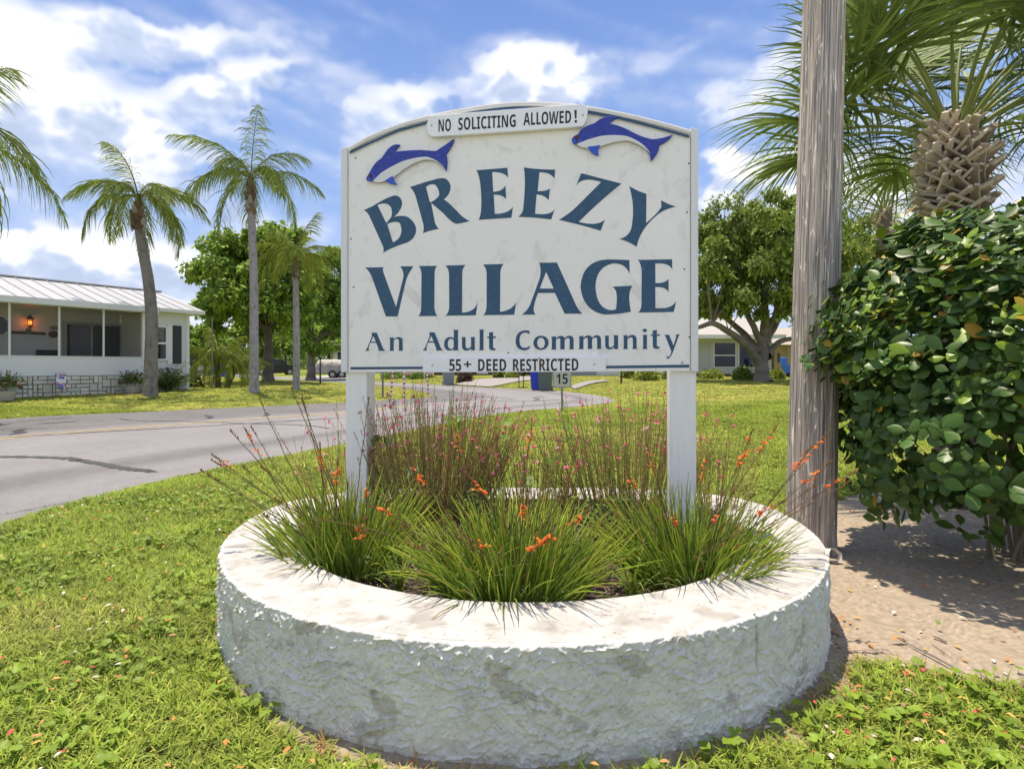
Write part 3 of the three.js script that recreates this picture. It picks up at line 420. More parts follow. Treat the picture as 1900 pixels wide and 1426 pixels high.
  // carved dolphins
  const navy = std(0xffffff, 0.45, { map: noiseTex(256, 256, (u, v) => { const n = tf(u, v, 12, 8), s = sstep(0.42, 0.47, tf(u, v, 30, 3)) * 0.4; return [0.165 + 0.06 * n + s, 0.235 + 0.06 * n + s, 0.61 + 0.08 * n + s * 0.4]; }, true, 1 / 0.3, 1 / 0.3) }), bright = std(srgb(45, 85, 200), 0.45), belly = std(lin(0.72, 0.73, 0.69), 0.5), rust = std(lin(0.10, 0.035, 0.018), 0.8);
  const dol = (k, body, bel, fin, snout, ex, ey, er) => {
    const b = part('dolphin', cut(body, k, 0.016, 0.0008, 0, 0, 0.003), navy, sign);
    part('belly', cut(bel, k, 0.0030, 0.0192, 0, 0, 0.001), belly, b); part('fin', cut(fin, k, 0.012, 0.0120, 0, 0, 0.002), bright, b); part('snout', cut(snout, k, 0.0025, 0.0193, 0, 0, 0.001), bright, b);
    const e = toSign(...conv[k](ex, ey), 0.024), r = er * 0.4906 / 2.691 / F * 3.3; const d = part('eye', new THREE.CylinderGeometry(r, r, 0.004, 20).rotateX(Math.PI / 2), rust, b); d.position.set(e.x, e.y, 0.0245);
    part('rust_streak', span(-r * 0.25, r * 0.25, -r * 2.4, -r * 0.9, 0, 0.0005), rust, b, [e.x, e.y, 0.0235]);
  };
  dol('a', 'M280 890 Q305 845 345 775 Q385 715 430 690 Q455 660 480 620 Q520 565 570 548 Q600 542 620 551 Q575 590 568 625 Q640 607 830 603 Q920 608 985 614 L1070 560 L1170 490 Q1165 545 1090 640 Q1108 720 1090 812 Q1050 745 970 702 Q900 685 860 690 Q760 712 650 790 L556 872 Q510 908 400 930 Q330 918 285 908 Z', 'M338 914 Q380 870 420 830 Q520 762 640 710 Q780 662 890 664 Q1000 690 1070 772 Q1020 720 965 703 Q900 688 860 694 Q760 716 650 793 L553 870 Q500 905 400 927 Z', 'M468 908 Q520 880 546 860 Q550 910 588 948 Q540 950 505 932 Z', 'M284 892 Q310 845 332 812 Q345 850 388 862 L340 910 L290 906 Z', 318, 858, 21);
  dol('b', 'M555 500 Q558 470 600 455 Q630 440 640 405 Q680 365 790 330 Q840 280 930 260 Q985 258 1028 275 Q945 300 945 337 Q1060 362 1130 400 Q1250 470 1370 495 Q1470 490 1580 447 Q1545 510 1445 550 Q1440 640 1357 714 Q1355 650 1340 632 Q1250 520 1120 495 Q1000 495 850 555 Q760 585 650 570 Q590 548 560 520 Z', 'M602 536 Q700 488 850 452 Q1000 432 1120 455 Q1290 515 1356 632 Q1250 524 1120 499 Q1000 499 850 557 Q760 584 652 568 Z', 'M718 566 Q800 560 846 548 Q805 600 830 658 Q770 645 740 605 Z', 'M558 500 Q562 475 606 455 L630 440 Q640 480 660 505 L600 533 L562 516 Z', 605, 465, 24);
  // screwed-on plates
  const font = await new FontLoader().loadAsync('fonts/droid/droid_sans_bold.typeface.json');
  const ink = std(lin(0.018, 0.018, 0.022), 0.5);
  const text = (str, par, x0, yb0, x1, yb1, cap, z) => { const a = toSign(x0, yb0, z), b = toSign(x1, yb1, z), h = cap / 2.691 / F * 3.33; const g = new TextGeometry(str, { font, size: h / 0.99, depth: 0.0008, curveSegments: 5 }); g.computeBoundingBox(); const w = g.boundingBox.max.x - g.boundingBox.min.x, hh = g.boundingBox.max.y; g.translate(-g.boundingBox.min.x, 0, 0); g.scale(a.distanceTo(b) / w, h / hh, 1); const m = part('lettering', g, ink, par, [a.x, a.y, z]); m.rotation.z = Math.atan2(b.y - a.y, b.x - a.x); };
  const plateTex = std(0xffffff, 0.45, { map: noiseTex(256, 256, (u, v) => { const k = 0.955 + 0.03 * tf(u, v, 6, 12) ; return [k * 0.99, k * 0.995, k]; }, true, 2, 2) });
  const screw = (par, x, y, z, r = 0.006) => { const p = toSign(x, y, z), m = part('screw', new THREE.SphereGeometry(r, 12, 6, 0, 6.3, 0, 1.3).rotateX(Math.PI / 2).scale(1, 1, 0.5), M.metal, par, [p.x, p.y, z]); return m; };
  const p1 = part('notice_plate', cut('M440 168 L456 127 L1205 69 Q1238 72 1240 92 Q1240 150 1214 180 L478 231 L456 226 L440 200 Z', 'z', 0.020, 0.013, 0, 0, 0.002), plateTex, sign);
  text('NO', p1, 494, 200, 556, 196, 63, 0.0352); text('SOLICITING', p1, 593, 192, 880, 175, 63, 0.0352); text('ALLOWED', p1, 918, 168, 1156, 156, 63, 0.0352); text('!', p1, 1174, 155, 1186, 154, 63, 0.0352);
  screw(p1, 459, 168, 0.0350); screw(p1, 1215, 117, 0.0350);
  const p2 = part('notice_plate', cut('M420 1329 L1330 1323 L1331 1397 L420 1401 Z', 'z', 0.020, 0.0012, 0, 0, 0.002), plateTex, sign);
  text('55', p2, 548, 1394, 607, 1394, 61, 0.0234); text('+', p2, 620, 1384, 658, 1384, 40, 0.0234); text('DEED', p2, 692, 1394, 832, 1394, 61, 0.0234); text('RESTRICTED', p2, 866, 1394, 1193, 1392, 61, 0.0234);
  screw(p2, 463, 1366, 0.0232); screw(p2, 1273, 1360, 0.0232);
  const stain = toSign(1003, 1345, 0.0236); part('rust_stain', span(-0.002, 0.002, -0.03, 0.025, 0, 0.0006), std(lin(0.4, 0.15, 0.04), 0.9), p2, [stain.x, stain.y, 0.0243]).rotation.z = 0.35;
  for (const [x, y] of [[70, 975], [57, 735], [1735, 602], [1722, 886], [1745, 358], [1712, 1352], [80, 330], [1748, 1225], [843, 1303], [1700, 185]]) { const q = screw(panel, x, y, 0.0003, x === 1712 || x === 80 ? 0.008 : 0.005); q.material = x === 1712 || x === 80 ? M.metal : rust; }
  // posts
  const postMat = std(0xffffff, 0.5, { map: noiseTex(256, 256, (u, v) => { const k = 0.92 + 0.04 * tf(u, v, 5, 3) - 0.05 * sstep(0.25, 0.32, tf(u, v, 14, 7)); return [k, k, k * 0.985]; }, true, 2, 2) });
  const xl0 = toSign((641 - 630) * 2.691, 1400, -0.022).x, xr1 = toSign((1292.5 - 630) * 2.691, 1400, -0.022).x;
  const ytl = toSign(20, 300).y, ytr = toSign(1780, 205).y;
  part('post', box(0.135, ytl - 0.1, 0.135, xl0 + 0.0675, (ytl + 0.1) / 2 - 0.0, -0.0215 - 0.0675, 0.008), postMat, sign);
  part('post', box(0.145, ytr - 0.1, 0.135, xr1 - 0.0725, (ytr + 0.1) / 2, -0.0215 - 0.0675, 0.008), postMat, sign);
}

// ---------- plants in the planter ----------
const soilAt = (u, Z) => V((u - CX) / F * Z, PC.soil, -Z);
const petal = (() => { const mb = new MB(); mb.strip([V(0, 0, 0), V(0, 0.003, 0.004), V(0, 0.002, 0.0085)], [0.0008, 0.0034, 0.0006], V(1, 0, 0), lin(1, 1, 1)); return mb.geo(); })();
function floret(mb, p, s, col, n = 5, tilt = 0.5) { for (let i = 0; i < n; i++) { const m = new THREE.Matrix4().makeRotationFromEuler(new THREE.Euler(rr(-0.6, 0.3) * tilt, i / n * 6.283 + rr(-0.4, 0.4), rr(-0.4, 0.4), 'YXZ')).scale(V(s, s, s)).setPosition(p); mb.add(petal, col, m); } }
const leafGreens = [lin(0.19, 0.29, 0.035), lin(0.25, 0.36, 0.04), lin(0.15, 0.24, 0.035), lin(0.32, 0.40, 0.05)];
const bulbLeafMat = leafMat(0.45, 0.15);
function bulbine(u, Z, rad, n, len, label, stalks) {
  const o = soilAt(u, Z), t = thing('bulbine_clump', label, 'flowering plant', [o.x, o.y, o.z], 0, 'bulbine clumps along the front of the planter'), mb = new MB();
  for (let i = 0; i < n; i++) {
    const a = rr(0, 6.283), q = Math.sqrt(rnd()), b = V(Math.cos(a) * q * rad * 0.75, 0.005, Math.sin(a) * q * rad * 0.75), out = q * 0.75 + rr(-0.2, 0.25), l = len * rr(0.55, 1.12) * (1 - 0.2 * q);
    const d = V(Math.cos(a) * out + gauss() * 0.15, 1.1, Math.sin(a) * out + gauss() * 0.15), c = pick(leafGreens), k = rr(0.8, 1.2), tip = rnd() < 0.15 ? lin(0.35, 0.25, 0.05) : lin(c.r * 1.5 * k, c.g * 1.35 * k, c.b * k);
    const pts = arc(b, d, l, 5, rr(0.0, 0.5) + 0.9 * q * rnd() * rnd(), V(gauss() * 0.45, 0, gauss() * 0.45));
    mb.tube(pts, (f) => 0.0041 * (1 - 0.75 * f * f), 4, pts.map((_, j) => j > 3 ? tip : lin(c.r * k, c.g * k, c.b * k)));
  }
  for (let i = 0; i < n * 0.06; i++) { const a = rr(0, 6.283), d = V(Math.cos(a), rr(0.25, 0.7), Math.sin(a)), c = pick([lin(0.22, 0.30, 0.04), lin(0.17, 0.24, 0.03), lin(0.3, 0.26, 0.06)]); mb.strip(arc(V(Math.cos(a) * rad * 0.6, 0.01, Math.sin(a) * rad * 0.6), d, len * rr(0.6, 1.1), 6, rr(0.8, 1.6)), (f) => 0.004 * (1 - f * 0.9), V(-Math.sin(a), 0, Math.cos(a)), c); }
  part('leaves', mb.geo(), bulbLeafMat, t).userData.kind = 'stuff';
  for (let i = 0; i < 15; i++) stalks.push([rr(-0.8, 0.8), rr(0.7, 1), rr(0.2, 1.0), rr(0.3, 0.5), i % 6 === 0 ? 1 : 0, rr(0.0, 0.5)]);
  for (const [lx, ly, lz, L, fl, bend] of stalks) {
    const b = V(gauss() * rad * 0.6, 0.02, gauss() * rad * 0.5), d = V(lx, ly, lz), pts = arc(b, d, L * 1.2, 12, bend, V(gauss() * 0.25, 0.1, gauss() * 0.15)), sm = new MB();
    for (const p of pts) { p.x += gauss() * 0.004; p.z += gauss() * 0.004; }
    const base = pick([lin(0.13, 0.11, 0.03), lin(0.16, 0.09, 0.035), lin(0.10, 0.12, 0.03), lin(0.34, 0.09, 0.035)]);
    sm.tube(pts, (f) => 0.0032 * (1 - 0.55 * f), 4, pts.map((_, j) => lin(mix(base.r, 0.12, j / 12), mix(base.g, 0.085, j / 12), mix(base.b, 0.035, j / 12))));
    for (let k = 0; k < (fl > 0 ? 26 : 20); k++) { const f = rr(0.45, 0.97), j = f * 12, p = pts[Math.floor(j)].clone().lerp(pts[Math.min(12, Math.floor(j) + 1)], j % 1), e = V(gauss(), rr(0.1, 0.9), gauss()).normalize(), c = fl > 1 || rnd() < 0.5 ? lin(0.14, 0.10, 0.035) : lin(0.11, 0.13, 0.03); sm.tube([p, p.clone().addScaledVector(e, rr(0.004, 0.010)), p.clone().addScaledVector(e, rr(0.012, 0.018))], [0.0007, 0.0006, 0.0015], 3, c); }
    const tip = pts[12], tp = pts[11]; for (let k = 0; k < 16; k++) { const p = tp.clone().lerp(tip, rr(0.1, 1)), e = V(gauss(), 1.2, gauss()).normalize(); sm.tube([p, p.clone().addScaledVector(e, 0.012)], [0.0022, 0.0012], 3, pick([lin(0.25, 0.12, 0.04), lin(0.2, 0.17, 0.05), lin(0.3, 0.14, 0.03)])); }
    const st = part('flower_stalk', sm.geo(), M.stem, t);
    if (fl >= 1) { const fm = new MB(); for (let k = 0; k < 6 + fl * 3; k++) { const f = rr(0.78, 0.93) * 12, p = pts[Math.floor(f)].clone().lerp(pts[Math.min(12, Math.floor(f) + 1)], f % 1).add(V(gauss() * 0.022, gauss() * 0.014, gauss() * 0.022)); const or = pick([lin(0.85, 0.17, 0.02), lin(0.9, 0.27, 0.02), lin(0.85, 0.12, 0.03)]); floret(fm, p, rr(1.1, 1.6), or, 5, 1.4); fm.tube([p.clone().add(V(0, 0.001, 0)), p.clone().add(V(gauss() * 0.002, 0.007, gauss() * 0.002))], [0.0026, 0.0032], 5, lin(0.9, 0.6, 0.05)); } part('flowers', fm.geo(), M.leaf, st).userData.kind = 'stuff'; }
  }
}
// [lean x, lean up, lean z, length, flowers, bend]
bulbine(648, 2.84, 0.33, 480, 0.47, 'left of three front bulbine clumps, its stalks leaning far out over the rim', [[-0.85, 1, 0.1, 0.66, 1, 0.35], [-1.1, 0.9, 0.2, 0.7, 0, 0.2], [-0.7, 1, -0.1, 0.75, 0, 0.1], [-0.9, 0.8, 0.3, 0.62, 0, 0.2], [-0.5, 1, 0.1, 0.62, 1, 0.1], [-0.3, 1, -0.2, 0.7, 0, 0.15], [0.1, 1, 0, 0.66, 0, 0], [-1.2, 0.75, 0, 0.72, 0, 0.1], [-0.6, 0.9, 0.3, 0.55, 0, 0.3], [-0.15, 1, 0.2, 0.5, 2, 0.1], [-0.4, 1, 0.2, 0.72, 0, 0], [0.25, 1, 0.1, 0.6, 0, 0.1], [-0.8, 1, -0.3, 0.7, 0, 0.1], [-0.95, 0.9, 0.2, 0.6, 0, 0.2], [0.05, 1, 0.2, 0.45, 3, 0.1], [-0.65, 1, 0.15, 0.68, 0, 0.2], [-0.2, 1, 0.1, 0.74, 0, 0.1]]);
bulbine(955, 2.52, 0.38, 640, 0.46, 'middle of three front bulbine clumps, widest one with stalks crossing over it', [[-0.9, 0.8, 0.1, 0.55, 1, 0.5], [0.1, 1, 0.3, 0.36, 3, 0.1], [-0.6, 1, 0, 0.5, 2, 0.2], [0.5, 0.8, 0.3, 0.42, 2, 0.2], [-0.3, 1, 0.1, 0.55, 0, 0.2], [0.2, 1, -0.2, 0.6, 1, 0.1], [0.35, 1, 0.1, 0.42, 0, 0.1], [0.12, 1, 0.1, 0.44, 0, 0], [-1.1, 0.9, 0, 0.66, 0, 0.8], [0.45, 0.7, 0.4, 0.4, 1, 0.4], [-0.2, 1, -0.1, 0.58, 2, 0.1], [-0.8, 1, -0.3, 0.6, 3, 0.2], [0.05, 1, 0, 0.5, 0, 0.05]]);
bulbine(1278, 2.70, 0.36, 540, 0.45, 'right of three front bulbine clumps, near the pole, stalks bending over the rim', [[0.9, 0.8, 0, 0.66, 2, 0.1], [0.7, 1, -0.2, 0.7, 3, 0.1], [1.1, 0.7, 0, 0.7, 0, 0.1], [1.2, 0.6, 0.1, 0.66, 0, -0.1], [0.3, 1, -0.1, 0.55, 2, 0.1], [-0.3, 1, 0, 0.5, 1, 0.2], [0.1, 1, 0, 0.46, 2, 0.1], [0.6, 1, 0.1, 0.6, 2, 0.2], [-0.5, 1, 0, 0.42, 1, 0.2], [1.0, 0.8, -0.2, 0.76, 3, -0.1], [0.5, 1, -0.1, 0.62, 1, 0], [0.95, 0.75, 0.1, 0.7, 1, 0.1], [-0.15, 1, 0.2, 0.45, 0, 0.1]]);
function gaura(u, Z, rad, n, hgt, reds, label) {
  const o = soilAt(u, Z), t = thing('gaura_plant', label, 'flowering plant', [o.x, o.y, o.z], 0, 'tall pink flowered plants behind the bulbine'), sm = new MB(), fm = new MB(), lm = new MB();
  for (let i = 0; i < n; i++) {
    const a = rr(0, 6.283), q = Math.sqrt(rnd()), b = V(Math.cos(a) * q * rad * 0.55, 0, Math.sin(a) * q * Math.min(0.14, rad * 0.3)), h = hgt * rr(0.55, 1.12) * (1 - 0.15 * q), d = V(Math.cos(a) * q * 0.5 + gauss() * 0.14, 1, Math.sin(a) * q * 0.35 + gauss() * 0.12), pts = arc(b, d, h, 7, rr(-0.1, 0.2), V(gauss() * 0.3, 0.2, gauss() * 0.2));
    const c = rnd() < reds ? pick([lin(0.34, 0.15, 0.09), lin(0.32, 0.20, 0.09), lin(0.36, 0.13, 0.10)]) : pick([lin(0.32, 0.30, 0.08), lin(0.38, 0.28, 0.11), lin(0.24, 0.27, 0.07)]), k = rr(0.75, 1.3);
    sm.tube(pts, (f) => 0.0028 * (1 - 0.55 * f), 3, lin(c.r * k, c.g * k, c.b * k));
    for (let j = 0; j < 24; j++) { const f = rr(0.12, 1) * 7, p = pts[Math.min(6, Math.floor(f))].clone().lerp(pts[Math.min(7, Math.floor(f) + 1)], f % 1), e = V(gauss() * 0.5, 1, gauss() * 0.5).normalize(), l = rr(0.01, 0.026) * (f > 2.5 ? 1 : 1.7); if (f > 3) sm.tube([p, p.clone().addScaledVector(e, l * 0.6), p.clone().addScaledVector(e, l)], [0.0008, 0.0016, 0.0006], 3, lin(c.r * k * rr(0.8, 1.5), c.g * k, c.b * k)); else lm.strip([p, p.clone().addScaledVector(e, l), p.clone().addScaledVector(V(e.x * 2, 0.5, e.z * 2), l * 1.3)], [0.0008, 0.0028, 0.0004], V(-e.z, 0.2, e.x), pick([lin(0.24, 0.30, 0.06), lin(0.36, 0.26, 0.10), lin(0.34, 0.14, 0.09), lin(0.28, 0.34, 0.06)])); }
    if (rnd() < 0.62) { const br = arc(pts[4], V(gauss() * 0.6, 1, gauss() * 0.6), h * rr(0.2, 0.5), 4, 0); sm.tube(br, 0.0011, 3, lin(c.r * k, c.g * k, c.b * k)); for (let q2 = 0; q2 < 5; q2++) { const p = br[1 + Math.floor(rnd() * 4)]; sm.tube([p, p.clone().add(V(gauss() * 0.006, 0.014, gauss() * 0.006))], [0.0009, 0.0014], 3, lin(c.r * 1.3 * k, c.g * k, c.b * k)); } }
    if (rnd() < 0.34) { const p = pts[7].clone().add(V(0, rr(-0.06, 0.0), 0)); for (let m = 0; m < 1 + rnd() * 2.5; m++) floret(fm, p.clone().add(V(gauss() * 0.012, gauss() * 0.02, gauss() * 0.012)), rr(1.2, 1.9), pick([lin(0.80, 0.10, 0.30), lin(0.75, 0.06, 0.20), lin(0.85, 0.25, 0.45), lin(0.8, 0.45, 0.6)]), 4, 1.5); }
  }
  part('stems', sm.geo(), M.stem, t).userData.kind = 'stuff'; part('leaves', lm.geo(), M.leaf, t).userData.kind = 'stuff'; part('flowers', fm.geo(), M.leaf, t).userData.kind = 'stuff';
}
gaura(805, 3.66, 0.54, 430, 0.84, 0.27, 'dense reddish brown flowering clump behind the middle of the planter, beside the left post');
gaura(655, 3.66, 0.30, 45, 0.72, 0.5, 'small reddish flowering clump growing round the back of the left sign post');
gaura(1165, 3.64, 0.68, 270, 0.82, 0.08, 'loose green brown pink flowered clump between the middle and the right sign post');
gaura(1325, 3.6, 0.28, 45, 0.72, 0.3, 'sparse pink flowered stems just behind the right sign post');
gaura(985, 3.68, 0.5, 130, 0.6, 0.15, 'low green brown stems filling the back of the planter in the middle');
{ // vine with heart-shaped leaves climbing through
  const heart = (s, k) => { const mb = new MB(), c = lin(0.20 * k, 0.33 * k, 0.03), sh = [[0, 0], [0.35, -0.22], [0.55, 0.05], [0.5, 0.4], [0.25, 0.75], [0, 1.05], [-0.25, 0.75], [-0.5, 0.4], [-0.55, 0.05], [-0.35, -0.22]], m = mb.v(0, -0.02 * s, 0.35 * s, c), ids = sh.map(([x, y]) => mb.v(x * s, Math.abs(x) * 0.22 * s, y * s, c)); ids.forEach((q, i) => mb.i.push(m, ids[(i + 1) % ids.length], q)); return mb.geo(); };
  const o = soilAt(870, 3.64), t = thing('heart_leaf_vine', 'pale green vine with large heart shaped leaves among the flower stems', 'vine', [o.x, o.y, o.z]), sm = new MB();
  const spots = [[863, 772, 1], [897, 778, 0.9], [838, 776, 1.15], [922, 806, 1.1], [886, 822, 1.1], [905, 845, 0.8], [1048, 788, 0.8], [1030, 810, 0.7], [1022, 850, 0.9], [705, 810, 0.85, 1], [688, 836, 1, 1], [722, 815, 0.7, 1], [940, 780, 0.9], [932, 838, 0.8], [1062, 812, 0.6], [770, 870, 0.9, 1], [990, 888, 0.9]], lm = leafMat(0.5, 0.45);
  const pts = spots.map(([u, v]) => at(u, v, 3.62 + rr(-0.05, 0.05)).sub(o));
  sm.tube([V(0, 0, 0), V(0.0, 0.2, 0), V(-0.03, 0.45, 0.02), pts[2].clone(), pts[0].clone(), pts[1].clone(), pts[12].clone(), pts[3].clone()], 0.0017, 4, lin(0.12, 0.11, 0.04));
  sm.tube([V(0.05, 0, 0), V(0.2, 0.25, 0), pts[8].clone(), pts[6].clone(), pts[14].clone()], 0.0016, 4, lin(0.13, 0.10, 0.04)); sm.tube([V(-0.1, 0, 0), V(-0.3, 0.25, 0.02), pts[10].clone(), pts[9].clone(), pts[11].clone()], 0.0016, 4, lin(0.13, 0.10, 0.04));
  part('stem', sm.geo(), M.stem, t);
  spots.forEach(([, , s, dk], i) => { const m = part('leaf', heart(0.088 * s, dk ? 0.35 : rr(0.8, 1.1)), lm, t); m.position.copy(pts[i]); m.rotation.set(rr(0.3, 1.0), rr(-1.3, 1.3), rr(-0.5, 0.5), 'YXZ'); });
}
{ // broad strap leaves and young weeds at the front of the bed
  for (const [u, Z, n, L, lab] of [[845, 2.34, 26, 0.42, 'yellow green strap leaved tuft left of the middle bulbine clump'], [1175, 2.44, 22, 0.30, 'small strap leaved tuft at the front between middle and right bulbine'], [600, 2.72, 22, 0.34, 'strap leaved tuft arching over the rim beside the left bulbine clump'], [740, 2.55, 24, 0.28, 'small grass tuft between the left and middle bulbine clumps']]) {
    const o = soilAt(u, Z), mb = new MB(); for (let i = 0; i < n; i++) { const a = rr(0, 6.283), c = pick([lin(0.2, 0.29, 0.03), lin(0.15, 0.23, 0.03), lin(0.27, 0.32, 0.05)]); mb.strip(arc(V(gauss() * 0.03, 0, gauss() * 0.03), V(Math.cos(a) * 0.5, 1, Math.sin(a) * 0.5), L * rr(0.6, 1.15), 7, rr(0.3, 1.6)), (f) => 0.0055 * (1 - f * f * 0.95), V(-Math.sin(a), 0, Math.cos(a)), c, 0.25); }
    const m = solo('strap_leaf_tuft', mb.geo(), M.leaf, lab, 'plant', 'grassy tufts in the planter'); m.position.copy(o);
  }
  for (const [u, Z, lab] of [[1030, 2.26, 'small leafy seedling hanging over the front of the planter rim'], [1405, 2.42, 'small leafy seedling at the right end of the planter bed by the rim'], [705, 2.62, 'low leafy weed beside the left bulbine clump'], [1240, 2.5, 'low leafy weed in front of the right bulbine clump'], [1130, 3.3, 'green leafy weed at the back of the bed behind the middle bulbine clump'], [900, 3.3, 'green leafy weed at the back of the bed under the vine']]) {
    const o = soilAt(u, Z), mb = new MB(); const far = Z > 2.9; for (let k = 0; k < (far ? 44 : 6); k++) { const a = rr(0, 6.283), st = arc(V(gauss() * 0.02 * (far ? 6 : 1), 0, gauss() * 0.02 * (far ? 3 : 1)), V(Math.cos(a) * 0.5, 1, Math.sin(a) * 0.5), (far ? 0.3 : 0.12) * rr(0.6, 1.1), 4, 0.4); mb.tube(st, 0.0011, 3, lin(0.14, 0.15, 0.04)); for (let i = 0; i < 9; i++) { const p = st[1 + Math.floor(rnd() * 4)], b = rr(0, 6.283), e = V(Math.cos(b), rr(0, 0.6), Math.sin(b)), c = pick([lin(0.16, 0.25, 0.03), lin(0.12, 0.2, 0.03), lin(0.22, 0.3, 0.04)]); mb.strip(arc(p, e, rr(0.02, 0.038), 3, 0.4), [0.001, 0.007, 0.0065, 0.0006], V(-e.z, 0.2, e.x), c, 0.2); } }
    const m = solo('leafy_weed', mb.geo(), M.leaf, lab, 'weed', 'leafy weeds in the planter'); m.position.copy(o);
  }
  for (const [u, v, lab] of [[668, 1053, 'small square clear spotlight lens half hidden under the left bulbine clump'], [1290, 1092, 'small square clear spotlight lens in front of the right bulbine clump']]) {
    const Z = (EYE - PC.soil - 0.03) * F / (v - HY), o = at(u, v, Z), t = thing('garden_spotlight', lab, 'garden light', [o.x, PC.soil, o.z], 0.3, 'little garden spotlights in the planter');
    const q = part('solar_panel', box(0.062, 0.050, 0.008, 0, 0.055, 0, 0.003), std(lin(0.10, 0.115, 0.10), 0.08), t); q.rotation.x = -0.5; part('frame', box(0.070, 0.058, 0.006, 0, 0.0535, -0.007, 0.002), M.black, t).rotation.x = -0.5; part('stake', new THREE.CylinderGeometry(0.006, 0.003, 0.11, 8).translate(0, 0.0, -0.03), M.black, t);
  }
}

// ---------- utility pole ----------
{
  const b = onGround(1503, 1018), top = at(1537, -300, 4.25), d = top.clone().sub(b), t = thing('utility_pole', 'weathered grey wooden utility pole beside the planter', 'pole', [b.x, 0, b.z]);
  const figure = (u, v) => sstep(0.11, 0.02, Math.abs(tnoise(u, v * 1.75, 26, 17) - 0.2 + 0.2 * noise(u * 30, v * 90, 2))) * sstep(0, 0.25, noise(u * 12, v * 40, 5) + 0.1), grain = (u, v) => tf(u, v * 0.3, 60, 3, 3);
  const tex = noiseTex(384, 1536, (u, v) => { const g = grain(u, v), w = tf(u, v * 1.25, 10, 8, 4), k = 0.66 + 0.6 * g + 0.22 * w + 0.30 * figure(u, v), warm = clamp(0.5 + w * 1.5); return [k * mix(1.0, 1.03, warm), k * mix(0.98, 0.95, warm), k * mix(0.97, 0.87, warm)]; }, true);
  const bt = noiseTex(384, 1536, (u, v) => 0.5 + 0.9 * grain(u, v) + 0.4 * figure(u, v));
  const NA = 220, NH = 420, L = 8.4, pos = [], uv = [], ix = [], col = [];
  for (let j = 0; j <= NH; j++) for (let i = 0; i <= NA; i++) {
    const h = -0.3 + (j / NH) ** 1.6 * (L + 0.3), a = i / NA * 6.283185, rb = mix(0.158, 0.112, clamp(h / 8)), x0 = d.x / d.y * h, z0 = d.z / d.y * h;
    const w = noise(a * 1.3, h * 0.5, 3), groove = Math.exp(-(((a - 1.15 + 0.03 * noise(h * 2, 1, 1)) / 0.012) ** 2)) * sstep(0.5, 0.9, h) + Math.exp(-(((a - 1.75 + 0.04 * noise(h * 1.4, 5, 1)) / 0.010) ** 2)) * sstep(1.8, 2.0, h) * sstep(3.0, 2.6, h);
    const seam = Math.abs(((i + NA / 2) % NA) / NA - 0.5) < 0.02 ? 0.5 : 1;
    const fine = noise(Math.cos(a) * 9, Math.sin(a) * 9, h * 1.1), fig = Math.exp(-(((noise(Math.cos(a) * 5 + 3, Math.sin(a) * 5, h * 2.4) - 0.12) / 0.05) ** 2));
    const r = rb + 0.004 * noise(Math.cos(a) * 1.5, Math.sin(a) * 1.5, h * 0.6) + (0.0025 * fine + 0.002 * fig) - 0.012 * groove + (h < 0.12 ? 0.01 * (0.12 - h) / 0.12 : 0);
    pos.push(x0 + r * Math.cos(a), h, z0 + r * Math.sin(a)); uv.push(i / NA * 2, (h + 0.3) * 0.112); col.push(0.92, 0.89, 0.86);
  }
  for (let j = 0; j < NH; j++) for (let i = 0; i < NA; i++) { const q = j * (NA + 1) + i, c = q + NA + 1; ix.push(q, c, q + 1, q + 1, c, c + 1); }
  const g = new THREE.BufferGeometry(); g.setAttribute('position', new THREE.Float32BufferAttribute(pos, 3)); g.setAttribute('uv', new THREE.Float32BufferAttribute(uv, 2)); g.setAttribute('color', new THREE.Float32BufferAttribute(col, 3)); g.setIndex(ix); g.computeVertexNormals();
  part('shaft', g, std(0xffffff, 0.9, { map: tex, bumpMap: bt, bumpScale: 0.006, vertexColors: true }), t);
  const kh = at(1508, 858, 3.95).sub(b); part('knot_hole', new THREE.SphereGeometry(0.015, 14, 8).scale(0.9, 1.1, 0.5), M.black, t, [kh.x, kh.y, kh.z + 0.026]);
}
{ // crumpled white plastic scrap by the pole
  const o = onGround(1545, 1042), mb = new MB(), c = lin(0.62, 0.6, 0.56); mb.strip([V(-0.03, 0.0, 0.03), V(-0.028, 0.05, 0.02), V(-0.02, 0.075, -0.01), V(0.015, 0.072, -0.015), V(0.035, 0.05, 0.0), V(0.03, 0.004, 0.02)], () => 0.028, V(0.3, 0.2, 1), c, 0.3); mb.strip([V(-0.03, 0.003, 0.03), V(0.0, 0.006, 0.035), V(0.03, 0.004, 0.02)], () => 0.026, V(0.2, 0.3, 1), c);
  const m = solo('plastic_scrap', mb.geo(), std(0xffffff, 0.6, { vertexColors: true, side: THREE.DoubleSide }), 'crumpled white scrap lying on the sand against the pole', 'litter'); m.position.copy(o); m.rotation.y = -0.3;
}
